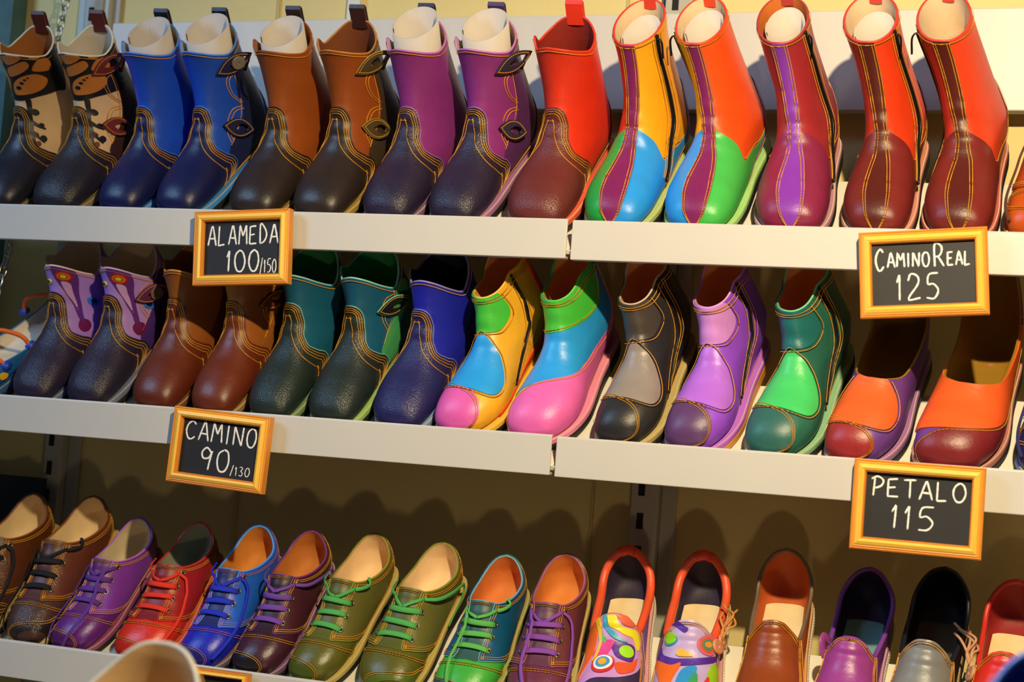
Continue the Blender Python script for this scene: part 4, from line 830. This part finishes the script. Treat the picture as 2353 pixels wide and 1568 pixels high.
def sign(cors, lab, lines, Y=-.022):
    P = np.array([at(x, y, Y) for x, y in cors]); c = P.mean(0); ex = (P[1]-P[0]+P[2]-P[3])/2; w = np.linalg.norm(ex); ex /= w
    ey = (P[0]-P[3]+P[1]-P[2])/2; ey -= ex*(ey@ex); h = np.linalg.norm(ey); ey /= h; ez = np.cross(ex, ey)
    M = Matrix.Identity(4)
    for i in range(3): M[i][0] = ex[i]; M[i][1] = ey[i]; M[i][2] = ez[i]; M[i][3] = c[i]
    root = bpy.data.objects.new('price_sign', None); COL.objects.link(root); root.matrix_world = M; tag(root, lab, 'sign', 'framed chalkboard price signs')
    k = w/.150
    prof = [(0, -.010), (0, .003), (.0016, .0045), (.0030, .0029), (.0040, .0050), (.0052, .0046), (.0064, .0060), (.0100, .0078), (.0128, .0060), (.0134, .0042), (.0140, .0046), (.0150, .0016), (.0150, -.004)]
    V = []; Fs = []; mi = []
    for d, z in prof:
        for sx, sy in ((-1, 1), (1, 1), (1, -1), (-1, -1)): V.append((sx*(w/2-d*k), sy*(h/2-d*k), z))
    for i in range(len(prof)-1):
        for j in range(4):
            Fs.append((i*4+j, i*4+(j+1) % 4, (i+1)*4+(j+1) % 4, (i+1)*4+j)); mi.append(0 if 5 <= i <= 7 or i == 3 else 1)
    fixn(mesh('frame', V, Fs, FRM, root, False, mi))
    b = MB(); b.box((0, 0, -.0055), (w-.026*k, h-.026*k, .006)); b.build('blackboard', BOARD, root)
    rg = random.Random(lab)
    for txt, x0, x1, y0, y1, sw in lines:
        mb = MB(); adv = [(.45 if ch == ' ' else .5 if ch in '1I' else .62 if ch == '/' else 1.) for ch in txt]; tot = sum(adv)+.28*(len(txt)-1); x = 0
        for ch, a in zip(txt, adv):
            if ch != ' ':
                gx0 = x0+(x1-x0)*x/tot; gw = (x1-x0)*a/tot; dy = rg.uniform(-.02, .02); hs = 1.
                for st in GL[ch]:
                    q = np.array([(gx0+gw*(px_+rg.uniform(-.03, .03)), y1-(y1-y0)*hs*(py_+rg.uniform(-.02, .02))+dy*(y1-y0)) for px_, py_ in st])
                    pts = np.column_stack([(q[:, 0]-.5)*w, (.5-q[:, 1])*h, np.full(len(q), -.0024)])
                    if len(pts) > 3 and ch in 'CODPRS023509': pts = cr(pts, 6)
                    pts = resample(pts, .002); r = sw*np.array([rg.uniform(.42, .58) for _ in pts]); r = r*np.r_[.7, np.ones(len(r)-2), .7] if len(r) > 2 else r
                    mb.add(*tube_vf(pts, r, 8, N=np.tile([0, 0, 1.], (len(pts), 1)), flat=.25))
            x += a+.28
        mb.build('chalk_lettering', CHALK, root, True)
sign([(452, 488), (669, 479), (662, 653), (442, 657)], 'gold-framed chalkboard reading 100/150 on the top shelf lip', [('ALAMEDA', .135, .87, .20, .46, .0027), ('100', .33, .68, .53, .82, .0029), ('/150', .69, .86, .66, .84, .0016)])
sign([(1978, 537), (2270, 520), (2273, 724), (1973, 732)], 'gold-framed chalkboard reading 125 on the top shelf lip', [('C', .125, .195, .20, .45, .0029), ('AMINO', .22, .55, .25, .42, .0027), ('R', .58, .67, .17, .43, .0029), ('EAL', .685, .87, .26, .42, .0027), ('125', .28, .62, .50, .80, .0027)])
sign([(405, 933), (624, 960), (602, 1137), (382, 1105)], 'tilted gold-framed chalkboard reading 90/130 on the middle shelf lip', [('CAMINO', .13, .87, .17, .42, .0027), ('90', .31, .62, .50, .79, .0029), ('/130', .64, .84, .69, .81, .0015)])
sign([(1968, 1055), (2268, 1075), (2253, 1290), (1948, 1258)], 'gold-framed chalkboard reading 115 on the middle shelf lip', [('PETALO', .135, .86, .19, .40, .0027), ('115', .30, .63, .48, .74, .0027)])
sign([(442, 1533), (573, 1552), (560, 1690), (428, 1672)], 'gold-framed chalkboard cut by the bottom of the frame', [])

# ------------------------------------------------------------------ chain at the left
def chain(path, lab):
    P = resample(cr(path, 8), .0175); T = frames(P); root = bpy.data.objects.new('chain', None); COL.objects.link(root); root.location = P[0]; tag(root, lab, 'chain', 'hanging steel chains')
    for i, (p, t) in enumerate(zip(P, T)):
        a = np.cross(t, [.3, 1., 0]) if i % 2 else np.cross(t, [1., -.3, 0]); a /= np.linalg.norm(a)
        k = np.linspace(0, 2*PI, 16, endpoint=False); R = np.array([p-P[0]+t*.0135*math.cos(q)*1.0+a*.0062*math.sin(q) for q in k])
        mesh('chain_link', *tube_vf(R, .0016, 6, True), STEEL, root)
chain([at(163, -40, .24), at(146, 30, .24), at(131, 100, .24), at(118, 170, .235), at(92, 300, .22), at(55, 440, .19)], 'steel chain behind the butterfly-wing boots')
chain([at(26, 520, .10), at(18, 580, .09), at(2, 640, .08), at(-16, 700, .07)], 'dim steel chain at the left edge above the sandal')
# thin dark panel filling a dark area, back left of the bottom shelf
c = at(30, 1160, .262); b = MB(); b.box((c[0]-.06, .262, c[2]-.12), (.24, .012, .34)); tag(b.build('dark_panel', plain('dark_panel', (22, 24, 34), .7)), 'flat dark panel behind the brown lace-ups at the left', 'board')
# ------------------------------------------------------------------ boots on the near table, cut by the frame and out of focus
NS = math.radians(24); RN = np.array([[1, 0, 0], [0, math.cos(NS), -math.sin(NS)], [0, math.sin(NS), math.cos(NS)]])
TOPC = np.array([0, .196, .238])           # middle of a boot's opening in its own frame
def near(lab, pxx, pyy, Y, yaw, k, *cols, **kw):
    R = RN@rot(yaw)*k; c = at(pxx, pyy, Y); base = c-R@TOPC
    s = cowboy(lab, 'boots on the near stand', *cols, grain=0, **kw); M = Matrix.Identity(4)
    for i in range(3):
        for j in range(3): M[i][j] = R[i, j]
        M[i][3] = base[i]
    s.root.matrix_world = M; return base
b1 = near('out-of-focus boot top with cream inside at the bottom left', 312, 1531, -.93, -.12, 1.36, (60, 140, 220), (40, 60, 120), None, (226, 190, 140), (206, 202, 196))
b2 = near('out-of-focus blue boot at the bottom right corner', 2448, 1562, -.93, .2, 1.36, (18, 62, 160), (20, 40, 110), None, (24, 64, 160), (24, 74, 176))
e1 = RN.T@b1; e2 = RN.T@b2; zz = min(e1[2], e2[2])-.001; yy = e1[1]
b = MB(); b.box(RN@np.array([-.55, yy+.13, zz-.009]), (1.3, .34, .018), RN); lo = RN@np.array([-.55, yy, zz]); hi = RN@np.array([-.55, yy+.27, zz])
for x in (-1.12, .02):
    for q in (lo, hi): b.box((x, q[1], (q[2]-.03)/2), (.04, .04, q[2]-.03))
tag(b.build('display_stand', plain('stand_wood', (120, 84, 50), .5, noise=.2)), 'sloping wooden stand in front of the shelves, below the frame', 'stand')
#YAW
